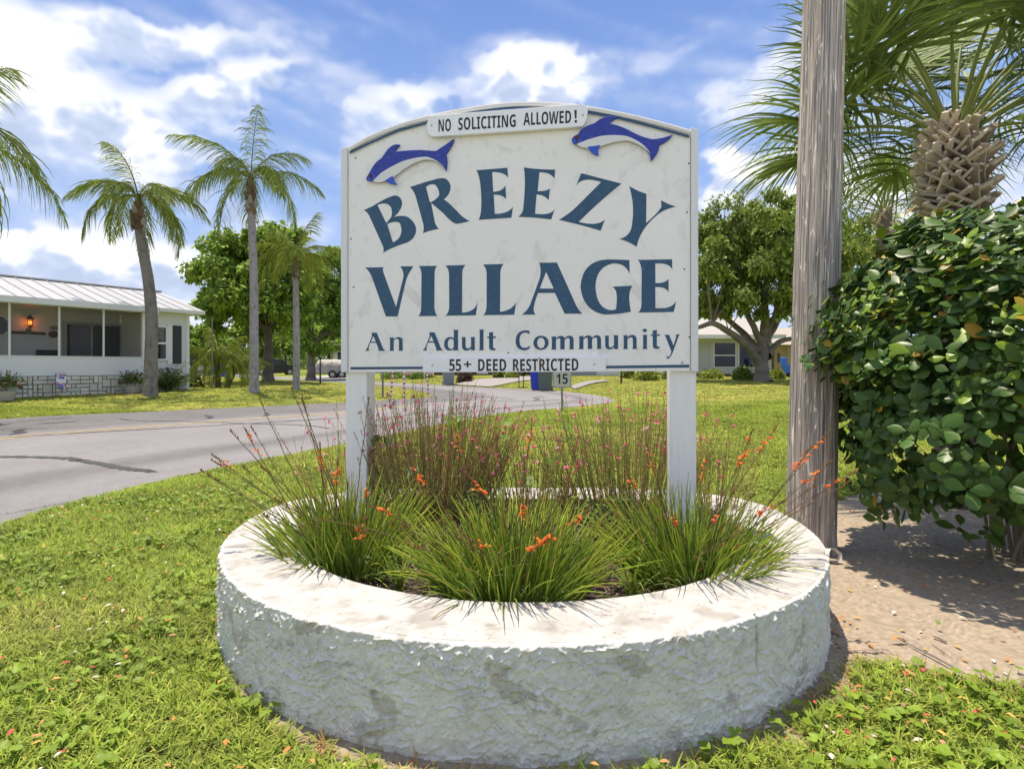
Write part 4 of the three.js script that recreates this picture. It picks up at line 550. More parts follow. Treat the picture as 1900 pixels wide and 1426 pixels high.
{ // twigs and dry leaf on the sand
  const twig = (pts, r, c, label) => { const mb = new MB(); mb.tube(pts.map(([u, v, h]) => onGround(u, v).add(V(0, h, 0))), r, 5, c); return solo('fallen_twig', mb.geo(), M.stem, label, 'twig', 'twigs lying on the sand'); };
  twig([[1668, 1190, 0.012], [1700, 1208, 0.016], [1735, 1224, 0.014], [1765, 1240, 0.012], [1792, 1254, 0.010]], [0.003, 0.004, 0.005, 0.004, 0.002], lin(0.22, 0.2, 0.18), 'longest grey twig on the sand, in the open sunlight');
  twig([[1732, 1185, 0.014], [1745, 1190, 0.016], [1756, 1196, 0.014]], [0.005, 0.007, 0.005], lin(0.3, 0.26, 0.21), 'short thick pale twig on the sand at the edge of the shade');
  twig([[1728, 1198, 0.01], [1748, 1212, 0.012], [1768, 1226, 0.01]], [0.0015, 0.002, 0.001], lin(0.12, 0.09, 0.07), 'thin dark twig on the sand between two thicker twigs');
  const o = onGround(1668, 1195), mb = new MB(); mb.strip([V(-0.035, 0.012, 0), V(-0.012, 0.028, 0), V(0.012, 0.024, 0), V(0.04, 0.008, 0)], [0.001, 0.012, 0.011, 0.001], V(0, 0.2, 1), lin(0.5, 0.24, 0.05), 0.5); const m = solo('curled_leaf', mb.geo(), M.stem, 'curled dry orange leaf on the sand beside the long twig', 'fallen leaf'); m.position.copy(o);
}

// ---------- glossy shrub ----------
{
  const C = V(3.22, 1.24, -3.72), t = thing('glossy_shrub', 'large round shrub of glossy dark green leaves beside the pole', 'shrub', [C.x, 0, C.z]);
  const leafG = (w, l, cup) => { const mb = new MB(), c = lin(1, 1, 1), mid = []; for (let i = 0; i <= 5; i++) { const f = i / 5; mid.push(V(0, -cup * 0.35 * l * f * f, l * f)); } mb.strip(mid, (f) => w * Math.max(0.04, Math.pow(Math.sin(Math.PI * Math.pow(f, 1.25)), 0.75)) * (f > 0.99 ? 0.2 : 1), V(1, 0, 0), c, cup); const g = mb.geo(); return g; };
  const geos = [leafG(0.027, 0.090, 0.32), leafG(0.031, 0.096, 0.2), leafG(0.024, 0.078, 0.45)];
  const R = (a, e) => 1 + 0.22 * noise(Math.cos(a) * Math.cos(e) * 2 + 1, Math.sin(e) * 2, Math.sin(a) * Math.cos(e) * 2) + 0.10 * noise(Math.cos(a) * 6, Math.sin(e) * 6 + 4, Math.sin(a) * 6);
  const list = [], eye = V(0, EYE, 0), M4 = new THREE.Matrix4();
  for (let k = 0; k < 3000; k++) {                                               // shoots with a rosette of leaves at the end
    const a = rr(0, 6.283), e = Math.asin(rr(-0.95, 1)), sh = rnd() < 0.78 ? rr(0.9, 1.03) : rr(0.55, 0.9), r = R(a, e) * sh, n = V(Math.cos(a) * Math.cos(e), Math.sin(e), Math.sin(a) * Math.cos(e));
    const p = V(n.x * 1.24 * r, C.y + n.y * (n.y > 0 ? 1.03 : 1.18) * r, n.z * 1.2 * r); if (p.y < 0.2 + 0.15 * rnd() || (p.y < 0.7 && rnd() < 0.15)) continue;
    if (e < -0.35 && noise(p.x * 2.4, p.y * 2.4, p.z * 2.4) < -0.02) continue;
    const axis = n.clone().add(V(gauss() * 0.4, 0.55, gauss() * 0.4)).normalize(), young = e > 0.25 && rnd() < 0.20 && sh > 0.9, m = 4 + Math.floor(rnd() * 4);
    for (let i = 0; i < m; i++) {
      const th = i * 2.4 + rr(0, 0.8), u = V(0, 1, 0).cross(axis).normalize(), w = axis.clone().cross(u), out = u.clone().multiplyScalar(Math.cos(th)).addScaledVector(w, Math.sin(th)), f = out.clone().addScaledVector(axis, rr(0.1, 0.9)).normalize(), y = axis.clone().addScaledVector(f, -axis.dot(f)).normalize(), x = y.clone().cross(f);
      const q = p.clone().addScaledVector(axis, -0.02 * i + rr(-0.01, 0.01)).addScaledVector(out, 0.006), s = (young ? 0.62 : 1) * rr(0.55, 1.3), bb = rr(0.7, 1.4);
      M4.makeBasis(x.multiplyScalar(s), y.multiplyScalar(s), f.multiplyScalar(s)).setPosition(q);
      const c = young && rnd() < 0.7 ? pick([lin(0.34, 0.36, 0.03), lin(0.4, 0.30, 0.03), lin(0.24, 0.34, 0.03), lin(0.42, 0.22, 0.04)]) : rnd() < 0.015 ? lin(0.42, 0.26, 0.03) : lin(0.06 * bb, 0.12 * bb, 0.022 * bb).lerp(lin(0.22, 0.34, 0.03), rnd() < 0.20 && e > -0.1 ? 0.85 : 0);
      list.push({ m: M4.clone(), c, g: Math.floor(rnd() * 3), d: q.clone().add(V(C.x, 0, C.z)).distanceTo(eye) });
    }
  }
  list.sort((p, q) => p.d - q.d);
  const mk = () => new THREE.MeshPhysicalMaterial({ color: 0xffffff, roughness: 0.38, specularIntensity: 0.5, transmission: 0.22, thickness: 0, side: THREE.DoubleSide, vertexColors: true });
  const shared = {}; const matFor = (c) => { const k = [c.r, c.g, c.b].map((v) => Math.round(v * 25)).join(); if (!shared[k]) { shared[k] = mk(); shared[k].color.copy(c); } return shared[k]; };
  let nOwn = 0; const rest = [[], [], []];
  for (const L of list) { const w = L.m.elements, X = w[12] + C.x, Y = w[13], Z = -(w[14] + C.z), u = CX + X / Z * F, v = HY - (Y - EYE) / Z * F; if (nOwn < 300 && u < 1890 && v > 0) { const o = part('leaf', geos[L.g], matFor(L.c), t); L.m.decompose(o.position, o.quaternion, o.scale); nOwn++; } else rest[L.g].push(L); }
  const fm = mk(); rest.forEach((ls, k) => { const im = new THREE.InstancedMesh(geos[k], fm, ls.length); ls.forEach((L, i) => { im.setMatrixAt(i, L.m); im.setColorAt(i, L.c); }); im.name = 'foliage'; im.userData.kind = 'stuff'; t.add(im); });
  const bm = new MB(); for (let i = 0; i < 16; i++) { const a = rr(0, 6.283), e = rr(-0.35, 1.4), n = V(Math.cos(a) * Math.cos(e), Math.sin(e), Math.sin(a) * Math.cos(e)), tip = V(n.x * 1.15, C.y + n.y * 0.92, n.z * 1.08); const b = V(gauss() * 0.38, 0, gauss() * 0.38 - 0.15), pts = []; for (let j = 0; j <= 7; j++) { const f = j / 7; pts.push(V(mix(b.x, tip.x, f * f * 0.6 + f * 0.4) + gauss() * 0.035, mix(0, tip.y, Math.pow(f, 0.8)), mix(b.z, tip.z, f * f * 0.6 + f * 0.4) + gauss() * 0.02)); } bm.tube(pts, (f) => mix(0.012, 0.003, f), 5, lin(0.26, 0.22, 0.16)); }
  part('branches', bm.geo(), M.bark, t);
}

// ---------- cabbage palm with criss-crossed boots ----------
const segCol = (k, tip) => { const c = lin(0.18 * k, 0.24 * k, 0.065 * k); return tip ? c.lerp(lin(0.22, 0.2, 0.07), 0.5) : c; };
function fanFrond(pet, fan, nseg, droop) {                                        // along +z, up +y
  const mb = new MB(), pp = arc(V(0, 0, 0), V(0, 0.55, 1), pet, 7, 0.35 + droop * 0.35);
  mb.tube(pp, (f) => mix(0.021, 0.011, f) * (pet > 0.7 ? 1 : 0.8), 5, pp.map((_, j) => lin(0.25, 0.29, 0.08)));
  const o = pp[7], ax = pp[7].clone().sub(pp[6]).normalize(), sd = V(1, 0, 0), up = sd.clone().cross(ax).negate();
  const costa = arc(o, ax, fan * 0.45, 6, 1.1 + droop * 0.8);
  for (let i = 0; i < nseg; i++) {
    const s = i / (nseg - 1) * 2 - 1, th = s * 2.15, k = 1 - Math.abs(s), b = costa[Math.min(6, Math.round((1 - Math.abs(s)) * 5.5))], l = fan * (0.62 + 0.38 * Math.cos(th * 0.55)) * rr(0.88, 1.08);
    const d = ax.clone().multiplyScalar(Math.cos(th)).addScaledVector(sd, Math.sin(th)).addScaledVector(up, 0.16 + 0.22 * Math.abs(s)), pts = arc(b, d, l, 7, 0.15 + droop * rr(0.4, 1.2), V(gauss() * 0.15, 0, gauss() * 0.1));
    for (let j = 5; j <= 7; j++) pts[j].y -= (j - 4) ** 2 * 0.008 * fan * rr(0.5, 2.2);
    const kk = rr(0.7, 1.45), hi = rnd() < 0.3 ? 1.5 : 1;
    mb.strip(pts, (f) => fan * (f < 0.5 ? 0.019 : mix(0.019, 0.0018, (f - 0.5) * 2)), sd.clone().multiplyScalar(Math.cos(th)).addScaledVector(ax, -Math.sin(th)).addScaledVector(up, 0.25 * Math.sign(i % 2 - 0.5)), pts.map((_, j) => segCol(kk * hi, j > 6)), 0.35);
    if (rnd() < 0.4) { const h = arc(pts[4], V(gauss() * 0.4, -1, gauss() * 0.4), 0.25 * fan, 4, 0.3); mb.strip(h, () => 0.0011, sd, lin(0.24, 0.22, 0.12)); }
  }
  return mb.geo();
}
function bootGeo(L) { const mb = new MB(), c = lin(1, 1, 1); const row = (f, w, h, y) => [[-w, -h, f, y], [w, -h, f, y], [w * 1.05, h * 0.4, f, y], [0, h, f, y], [-w * 1.05, h * 0.4, f, y]].map(([x, yy, z, lift]) => mb.v(x, yy + lift, z, c)); const a = row(-0.02, 0.045, 0.015, 0), b = row(L * 0.5, 0.030, 0.014, L * 0.04), d = row(L, 0.022, 0.012, L * 0.1); for (const [p, q] of [[a, b], [b, d]]) for (let i = 0; i < 5; i++) { const j = (i + 1) % 5; mb.i.push(p[i], p[j], q[i], p[j], q[j], q[i]); } mb.i.push(d[0], d[1], d[2], d[0], d[2], d[3], d[0], d[3], d[4]); const g = mb.geo(true).toNonIndexed(); g.computeVertexNormals(); return g; }
function cabbagePalm(u, v, Z, s, nf, label, boots, trunkW) {
  const hd = at(u, v, Z), gy = ground(hd.x, hd.z), t = thing('cabbage_palm', label, 'palm tree', [hd.x, gy, hd.z]), hy = hd.y - gy, tb = new MB(), bh = 0.80 * s;
  const tp = []; for (let i = 0; i <= 10; i++) tp.push(V(0.03 * noise(i * 0.4, 2, u), (hy) * i / 10, 0.02)); tb.tube(tp, (f) => f * hy > hy - bh ? trunkW * 1.05 : trunkW * (1.1 - 0.2 * f), 14, lin(0.13, 0.105, 0.085)); part('trunk', tb.geo(), M.bark, t);
  const gA = bootGeo(0.18 * s), mats = [lin(0.46, 0.38, 0.29), lin(0.54, 0.45, 0.35), lin(0.34, 0.28, 0.22), lin(0.60, 0.51, 0.39)].map((c) => std(c, 0.9, { vertexColors: true, side: THREE.DoubleSide }));
  for (let i = 0; i < boots; i++) { const f = i / boots, y = hy - bh * 1.12 + bh * 1.2 * f, a = i * 2.39996, r = trunkW * (0.95 + 0.35 * Math.sin(Math.PI * clamp(f * 0.9 + 0.05))) * (f > 0.85 ? 1 - (f - 0.85) * 3.2 : 1); const m = part('boot', gA, mats[i % 4], t); m.position.set(Math.sin(a) * r, y, Math.cos(a) * r); m.rotation.set(-0.15 - 0.5 * f + gauss() * 0.25, a + (i % 2 ? 1 : -1) * rr(0.6, 1.15), (i % 2 ? 1 : -1) * rr(0.2, 0.6), 'YXZ'); m.scale.setScalar(rr(0.8, 1.15)); }
  const gs = [0.2, 0.45, 0.7, 0.95].map((d) => [fanFrond(0.80 * s, 0.88 * s, 44, d), fanFrond(0.95 * s, 0.84 * s, 44, d)]), fm = leafMat(0.55, 0.25);
  for (let i = 0; i < nf; i++) { const f = (i + 0.5) / nf, a = i * 2.39996 + rr(-0.2, 0.2), el = mix(1.4, 0.52, Math.pow(f, 1.1)), k = clamp(Math.floor(f * 4), 0, 3); let da = a - Math.atan2(-hd.x, -hd.z); da = Math.atan2(Math.sin(da), Math.cos(da)); if (f > 0.42 && Math.abs(da) < 1.0) continue; const m = part('frond', gs[k][i % 2], fm, t); m.position.set(Math.sin(a) * 0.09 * s, hy + mix(0.12, -0.05, f) * s, Math.cos(a) * 0.09 * s); m.rotation.set(-(el - 0.5), a, rr(-0.25, 0.25), 'YXZ'); m.scale.setScalar(rr(0.9, 1.12)); }
}
cabbagePalm(1772, 252, 5.3, 1.0, 44, 'tall cabbage palm with criss-crossed old leaf bases rising behind the glossy shrub', 250, 0.150);
cabbagePalm(1642, 392, 17, 0.95, 24, 'farther small cabbage palm in front of the oaks', 40, 0.17);

// ---------- white house with a screened porch across the road ----------
// local frame: x along the front wall (away from the viewer), y up from its ground, z out of the wall
function wallFrame(u0, Z0, u1, Z1) { const a = V((u0 - CX) / F * Z0, 0, -Z0), b = V((u1 - CX) / F * Z1, 0, -Z1), d = b.clone().sub(a).normalize(); return { a, d, turn: Math.atan2(-d.z, d.x), s: (u) => { const k = (u - CX) / F; return (k * -a.z - a.x) / (d.x + k * d.z); } }; }
function siding(x0, x1, y0, y1, z, pitch, col) { const mb = new MB(); for (let y = y0; y < y1 - 0.01; y += pitch) { const t = Math.min(y1, y + pitch), p = [[x0, y, z + 0.012], [x1, y, z + 0.012], [x1, t, z], [x0, t, z], [x0, y, z], [x1, y, z]].map((q) => mb.v(...q, col)); mb.i.push(p[0], p[1], p[2], p[0], p[2], p[3], p[4], p[5], p[1], p[4], p[1], p[0]); } const g = mb.geo(true).toNonIndexed(); g.computeVertexNormals(); return g; }
function stones(par, x0, x1, y0, y1, z) {                                          // coursed rubble facing, each stone its own piece
  const back = part('mortar', span(x0, x1, y0, y1, z - 0.06, z), std(lin(0.16, 0.17, 0.17), 0.95), par), mats = [0.86, 1, 1.1, 0.95].map((k) => std(lin(0.66 * k, 0.63 * k, 0.54 * k), 0.85));
  const cell = 0.115, nx = Math.max(1, Math.round((x1 - x0) / cell)), ny = Math.max(2, Math.round((y1 - y0) / cell)), used = [];
  for (let j = 0; j < ny; j++) for (let i = 0; i < nx; i++) {
    if (used[j * nx + i]) continue; let w = 1 + Math.floor(rnd() * 3), h = rnd() < 0.35 ? 2 : 1; if (h === 2 && w > 2) w = 2; while (i + w > nx || used[j * nx + i + w - 1]) w--; if (j + h > ny) h = 1;
    for (let k = 1; k < w; k++) if (used[j * nx + i + k]) { w = k; break; }
    for (let q = 0; q < h; q++) for (let k = 0; k < w; k++) used[(j + q) * nx + i + k] = 1;
    const cw = (x1 - x0) / nx, ch = (y1 - y0) / ny, g0 = 0.006, X0 = x0 + i * cw + g0, X1 = x0 + (i + w) * cw - g0, Y0 = y0 + j * ch + g0, Y1 = y0 + (j + h) * ch - g0, e = 0.014, sh = new THREE.Shape();
    [[X0 + rr(0, e), Y0 + rr(0, e)], [X1 - rr(0, e), Y0 + rr(0, e)], [X1 - rr(0, e), Y1 - rr(0, e)], [X0 + rr(0, e), Y1 - rr(0, e)]].forEach(([x, y], k) => k ? sh.lineTo(x, y) : sh.moveTo(x, y));
    part('stone', new THREE.ExtrudeGeometry(sh, { depth: rr(0.015, 0.035), bevelEnabled: true, bevelSize: 0.006, bevelThickness: 0.006, bevelSegments: 1, bevelOffset: -0.004 }).translate(0, 0, z + 0.0012), pick(mats), back);
  }
}
function sash(par, x0, x1, y0, y1, z, name = 'window') { const w = part(name, mergeGeometries([span(x0, x0 + 0.06, y0, y1, z, z + 0.05), span(x1 - 0.06, x1, y0, y1, z, z + 0.05), span(x0 + 0.061, x1 - 0.061, y1 - 0.06, y1, z, z + 0.05), span(x0 + 0.061, x1 - 0.061, y0, y0 + 0.06, z, z + 0.05)]), M.white, par); part('pane', span(x0 + 0.06, x1 - 0.06, y0 + 0.06, y1 - 0.06, z + 0.01, z + 0.02), M.glass, w); return w; }
{
  const w = wallFrame(0, 16.0, 351, 20.3), gy = 0.43, t = thing('porch_house', 'white single storey house with a screened porch and ribbed white metal roof', 'house', [w.a.x, gy, w.a.z], w.turn);
  const S = (u) => w.s(u), sL = -5.5, sP = S(264), sE = S(351), H = 2.56, W = 5.2, white = M.white;
  stones(t, S(-40), sP, -0.15, 0.55, 0.0);
  part('kick_panel', span(sL, sP, 0.56, 1.10, -0.05, 0.012), white, t); part('sill_rail', span(sL, sP, 1.1005, 1.13, -0.06, 0.03), white, t); part('base_rail', span(sL, sP, 0.545, 0.5595, -0.05, 0.02), std(lin(0.2, 0.22, 0.24), 0.7), t);
  for (const u of [-90, 17, 109.5, 192]) part('porch_post', span(S(u) - 0.024, S(u) + 0.024, 1.131, H, -0.045, 0.004), white, t);
  const mesh = new THREE.MeshStandardMaterial({ color: lin(0.05, 0.05, 0.052), roughness: 0.9, transparent: true, opacity: 0.17 }); { const us = [-330, -90, 17, 109.5, 192, 263]; for (let k = 0; k < 5; k++) part('screen', span(S(us[k]) + 0.026, S(us[k + 1]) - 0.026, 1.131, H, -0.024, -0.022), mesh, t); }
  part('porch_post', span(sP - 0.02, sP + 0.12, -0.15, H, -0.06, 0.035), white, t);
  part('porch_back_wall', siding(sL, S(264) + 0.1, 0.2, H, -1.75, 0.115, lin(0.68, 0.69, 0.69)), std(0xffffff, 0.75, { vertexColors: true, side: THREE.DoubleSide }), t);
  part('porch_floor', span(sL, sP, 0.1, 0.2, -1.75, -0.06), std(lin(0.3, 0.3, 0.3), 0.8), t); part('porch_ceiling', span(sL, sP, H + 0.002, H + 0.04, -1.76, -0.02), white, t);
  part('porch_end_wall', span(sP + 0.121, sP + 0.2, 0, H, -1.7, -0.061), white, t);
  // things on the porch wall, looked up through the porch
  const back = 1.74, B = (u) => { const k = (u - CX) / F, ax = w.a.x - (-w.d.z) * 0, n = V(-w.d.z, 0, w.d.x), p = w.a.clone().addScaledVector(n, -back); return (k * -p.z - p.x) / (w.d.x + k * w.d.z); };
  const zb = -back + 0.012;
  const door = part('sliding_door', mergeGeometries([span(B(116), B(122), 0.25, 2.25, zb, zb + 0.06), span(B(221), B(226), 0.25, 2.25, zb, zb + 0.06), span(B(122) + 0.001, B(221) - 0.001, 2.17, 2.25, zb, zb + 0.06), span(B(166), B(169.5), 0.25, 2.169, zb, zb + 0.06)]), std(lin(0.42, 0.40, 0.35), 0.6), t);
  part('pane', span(B(122), B(166), 0.25, 2.17, zb + 0.01, zb + 0.02), M.glass, door); part('pane', span(B(169.5), B(221), 0.25, 2.17, zb + 0.01, zb + 0.02), std(lin(0.05, 0.062, 0.065), 0.2), door); part('handle', span(B(170), B(171), 1.3, 1.42, zb + 0.061, zb + 0.09), M.black, door);
  part('trim_board', span(B(229), B(233), 0.2, H - 0.05, zb, zb + 0.04), white, t); part('window_shutter', span(B(248), B(259), 0.9, 2.2, zb, zb + 0.03), std(lin(0.03, 0.035, 0.05), 0.5), t);
  part('timber_plank', span(B(20), B(83), 1.80, 1.88, zb, zb + 0.03), std(lin(0.11, 0.065, 0.035), 0.8), t);
  for (const [u, y, rx, ry, c] of [[99, 2.03, 0.12, 0.06, lin(0.22, 0.2, 0.12)], [98, 1.83, 0.13, 0.11, lin(0.10, 0.06, 0.04)]]) part('oval_plaque', new THREE.CylinderGeometry(1, 1, 0.02, 24).rotateX(Math.PI / 2).scale(rx, ry, 1), std(c, 0.6), t, [B(u), y, zb + 0.02]);
  const oct = part('octagon_window', new THREE.CylinderGeometry(0.34, 0.34, 0.03, 8).rotateX(Math.PI / 2).rotateZ(Math.PI / 8), white, t, [B(-6), 2.02, zb + 0.03]); part('pane', new THREE.CylinderGeometry(0.28, 0.28, 0.01, 8).rotateX(Math.PI / 2).rotateZ(Math.PI / 8), M.glass, oct, [0, 0, 0.018]);
  // right-hand wall with a window
  part('siding', siding(sP + 0.2, sE, 0.62, H + 0.1, -0.06, 0.11, lin(0.68, 0.69, 0.69)), std(0xffffff, 0.7, { vertexColors: true, side: THREE.DoubleSide }), t); part('wall_core', span(sP + 0.21, sE - 0.01, -0.2, H + 0.1, -W + 0.3, -0.075), white, t);
  stones(t, sP + 0.2, sE, -0.15, 0.62, -0.06);
  part('corner_board', span(sE - 0.09, sE + 0.02, -0.15, H + 0.06, -0.05, -0.03), white, t); part('eave_post', new THREE.CylinderGeometry(0.02, 0.02, H, 8).translate(0, H / 2, 0), std(lin(0.2, 0.22, 0.25), 0.5), t, [sE + 0.75, 0, 0.1]);
  const z1 = -0.045, win = sash(t, S(288), S(311), 1.02, 2.17, z1); part('meeting_rail', span(S(288) + 0.01, S(311) - 0.01, 1.56, 1.63, z1 + 0.012, z1 + 0.055), white, win); for (let k = 0; k < 9; k++) part('blind_slat', span(S(288) + 0.07, S(311) - 0.12, 1.70 + k * 0.045, 1.722 + k * 0.045, z1 + 0.021, z1 + 0.028), std(lin(0.24, 0.25, 0.2), 0.5), win);
  part('window_trim', span(S(311) + 0.005, S(320), 0.9, 2.24, z1, z1 + 0.03), white, t); part('window_shutter', span(S(320.5), S(337), 0.92, 2.2, z1, z1 + 0.035, 0.004), std(lin(0.022, 0.026, 0.036), 0.5), t);
  // roof: panels with raised seams, fascia, soffit
  const zf = 0.32, ov = 0.35, ry0 = H + 0.15, rise = 0.86, rp = part('roof', span(sL, sE + ov, H + 0.035, H + 0.049, -W * 0.5, zf - 0.021), white, t), zr = -W * 0.5 + 0.0, run = zf - zr, len = Math.hypot(run, rise), ang = Math.atan2(rise, run), pm = [0.93, 1, 0.97].map((k) => std(lin(0.43 * k, 0.44 * k, 0.45 * k), 0.5));
  for (let s = sL, k = 0; s < sE + ov - 0.05; s += 0.41, k++) { const e = Math.min(sE + ov, s + 0.41), g = mergeGeometries([span(s + 0.002, e - 0.002, 0, 0.012, -len, 0), span(s + 0.002, s + 0.03, 0.0125, 0.035, -len, 0)]); const m = part('roof_panel', g, pm[k % 3], rp); m.position.set(0, ry0, zf); m.rotation.x = ang; }
  const bk = part('rear_slope', span(sL, sE + ov, 0, 0.012, 0, len), pm[1], rp); bk.position.set(0, ry0 + rise, zr); bk.rotation.x = ang - 0; bk.rotation.x = ang; bk.scale.z = -1; bk.rotation.x = -ang;
  part('ridge_cap', span(sL, sE + ov, -0.02, 0.03, -0.12, 0.12, 0.008), pm[1], rp, [0, ry0 + rise + 0.03, zr]);
  part('fascia', span(sL, sP + 0.35, H + 0.0, ry0 + 0.02, zf - 0.02, zf + 0.02), white, t); part('gutter', span(sP + 0.36, sE + ov, H + 0.05, ry0 + 0.02, zf - 0.02, zf + 0.05, 0.012), white, t);
  const gab = new THREE.Shape(); gab.moveTo(-W + 0.3, H + 0.1); gab.lineTo(-0.075, H + 0.1); gab.lineTo(zr, ry0 + rise - 0.03); part('gable', new THREE.ExtrudeGeometry(gab, { depth: 0.08, bevelEnabled: false }).rotateY(-Math.PI / 2).translate(sE - 0.02, 0, 0), white, t);
  // lit lantern, chair
  const P3 = (s, y, z) => w.a.clone().addScaledVector(w.d, s).addScaledVector(V(-w.d.z, 0, w.d.x), z).setY(gy + y);
  const lp = P3(B(52), 2.15, zb + 0.12), la = thing('porch_lantern', 'lit orange wall lantern hanging on the porch wall', 'lantern', [lp.x, lp.y, lp.z], w.turn);
  part('cage', mergeGeometries([0, 1, 2, 3, 4, 5].map((k) => new THREE.CylinderGeometry(0.006, 0.006, 0.2, 5).translate(Math.cos(k * 1.047) * 0.075, 0, Math.sin(k * 1.047) * 0.075))), M.black, la); part('cap', new THREE.ConeGeometry(0.11, 0.14, 6).translate(0, 0.171, 0), M.black, la); part('base', new THREE.CylinderGeometry(0.08, 0.04, 0.06, 6).translate(0, -0.131, 0), M.black, la); part('bracket', span(-0.06, 0.06, -0.34, -0.17, -0.12, -0.09), std(lin(0.2, 0.19, 0.17), 0.6), la);
  part('lamp_bulb', new THREE.SphereGeometry(0.045, 12, 8), new THREE.MeshStandardMaterial({ color: 0x331100, emissive: srgb(255, 110, 30), emissiveIntensity: 3 }), la); const pl = new THREE.PointLight(srgb(255, 130, 50), 0.03, 0, 2); pl.position.set(0, 0, 0.0); pl.castShadow = true; pl.name = 'lamp_glow'; la.add(pl);
  const cp = P3(B(68), 0.2, -1.2), ch = thing('porch_chair', 'dark porch chair showing its back above the porch panel', 'chair', [cp.x, cp.y, cp.z], w.turn); part('seat', span(-0.28, 0.28, 0.38, 0.43, -0.25, 0.25, 0.01), M.black, ch); part('backrest', span(-0.28, 0.28, 0.5, 1.12, 0.2, 0.24, 0.01), std(lin(0.03, 0.03, 0.035), 0.8), ch); for (const [x, z] of [[-0.26, -0.22], [0.26, -0.22], [-0.26, 0.22], [0.26, 0.22]]) part('leg', span(x - 0.02, x + 0.02, 0, 0.38, z - 0.02, z + 0.02), M.black, ch);
  const pp = P3(B(225), 0.2, -0.6), po = thing('porch_plant', 'small dark potted plant on the porch beside the sliding door', 'potted plant', [pp.x, pp.y, pp.z]), pm2 = new MB(); part('pot', new THREE.CylinderGeometry(0.16, 0.12, 0.9, 14).translate(0, 0.45, 0), std(lin(0.12, 0.1, 0.09), 0.8), po); for (let i = 0; i < 70; i++) { const a = rr(0, 6.283); pm2.strip(arc(V(0, 0.88, 0), V(Math.cos(a), rr(0.2, 1), Math.sin(a)), rr(0.15, 0.3), 4, 1), (f) => 0.012 * (1 - f * 0.9), V(-Math.sin(a), 0, Math.cos(a)), lin(0.03, 0.06, 0.02)); } part('leaves', pm2.geo(), M.leaf, po);
  // planting along the wall
  const fl = P3(S(103), 0, 0.35), fg = thing('garden_flag', 'small flowery garden flag on a wire stand before the stone base', 'garden flag', [fl.x, ground(fl.x, fl.z), fl.z], w.turn + 0.5);
  const cv = document.createElement('canvas'); cv.width = 128; cv.height = 160; const cx = cv.getContext('2d'); cx.fillStyle = '#5f86d8'; cx.fillRect(0, 0, 128, 160); cx.fillStyle = '#e8edf5'; cx.fillRect(0, 40, 128, 60); for (let i = 0; i < 90; i++) { cx.fillStyle = pick(['#2438b0', '#5a2a9a', '#e85a90', '#f2f2ff', '#3f9a4a', '#f0c030', '#7fa8f0']); const y = rnd() < 0.5 ? rr(0, 45) : rr(85, 160); cx.beginPath(); cx.arc(rr(0, 128), y, rr(4, 13), 0, 7); cx.fill(); } cx.fillStyle = '#c02850'; cx.beginPath(); cx.arc(50, 150, 12, 0, 7); cx.fill();
  const ft = new THREE.CanvasTexture(cv); ft.colorSpace = THREE.SRGBColorSpace; part('cloth', span(-0.17, 0.17, 0.22, 0.64, -0.004, 0.004), std(0xffffff, 0.9, { map: ft }), fg); part('stand', mergeGeometries([span(-0.19, -0.182, 0, 0.68, -0.004, 0.004), span(-0.181, 0.19, 0.672, 0.68, -0.004, 0.004)]), M.black, fg);
  const flowerTub = (u, z, s, label, red) => { const p = P3(S(u), 0, z), q = thing('flower_tub', label, 'potted flowers', [p.x, ground(p.x, p.z), p.z]), lm = new MB(), fm2 = new MB(); part('pot', new THREE.CylinderGeometry(0.2 * s, 0.15 * s, 0.2 * s, 18).translate(0, 0.1 * s, 0), std(lin(0.42, 0.38, 0.33), 0.8), q); for (let i = 0; i < 420; i++) { const a = rr(0, 6.283), e = Math.asin(rr(-0.2, 1)), r = rr(0.12, 0.42) * s, c = V(Math.cos(a) * Math.cos(e) * r, 0.28 * s + Math.sin(e) * r * 0.8, Math.sin(a) * Math.cos(e) * r), d = V(gauss(), rr(0, 1), gauss()); lm.strip(arc(c, d, 0.08, 3, 0.5), [0.004, 0.02, 0.016, 0.002], V(-d.z, 0.2, d.x), pick([lin(0.06, 0.11, 0.02), lin(0.09, 0.16, 0.03), lin(0.13, 0.19, 0.03)])); if (i < red) { const f = c.clone().multiplyScalar(1.06); for (let k = 0; k < 4; k++) floret(fm2, f.clone().add(V(gauss() * 0.02, gauss() * 0.02, gauss() * 0.02)), 4, pick([lin(0.65, 0.03, 0.08), lin(0.7, 0.05, 0.2)]), 5, 2); } } for (let i = 0; i < 24; i++) { const a = rr(0, 6.283); lm.strip(arc(V(0, 0.3 * s, 0), V(Math.cos(a) * 0.6, 1, Math.sin(a) * 0.6), 0.55 * s, 5, 0.9), (f) => 0.008 * (1 - 0.9 * f), V(-Math.sin(a), 0, Math.cos(a)), lin(0.1, 0.15, 0.03)); } part('leaves', lm.geo(), M.leaf, q).userData.kind = 'stuff'; part('flowers', fm2.geo(), M.leaf, q).userData.kind = 'stuff'; };
  flowerTub(233, 0.45, 1.15, 'round pot of red flowers beside the leaning palm trunk', 22); flowerTub(-4, 0.5, 1.25, 'red flowered bush in a pot against the stone base at the porch', 16);
  // feathery shrub at the corner
  const fs = P3(S(304), 0, 0.3), sh = thing('feathery_shrub', 'feathery yellow green shrub in front of the house window', 'shrub', [fs.x, ground(fs.x, fs.z), fs.z]), fm3 = new MB();
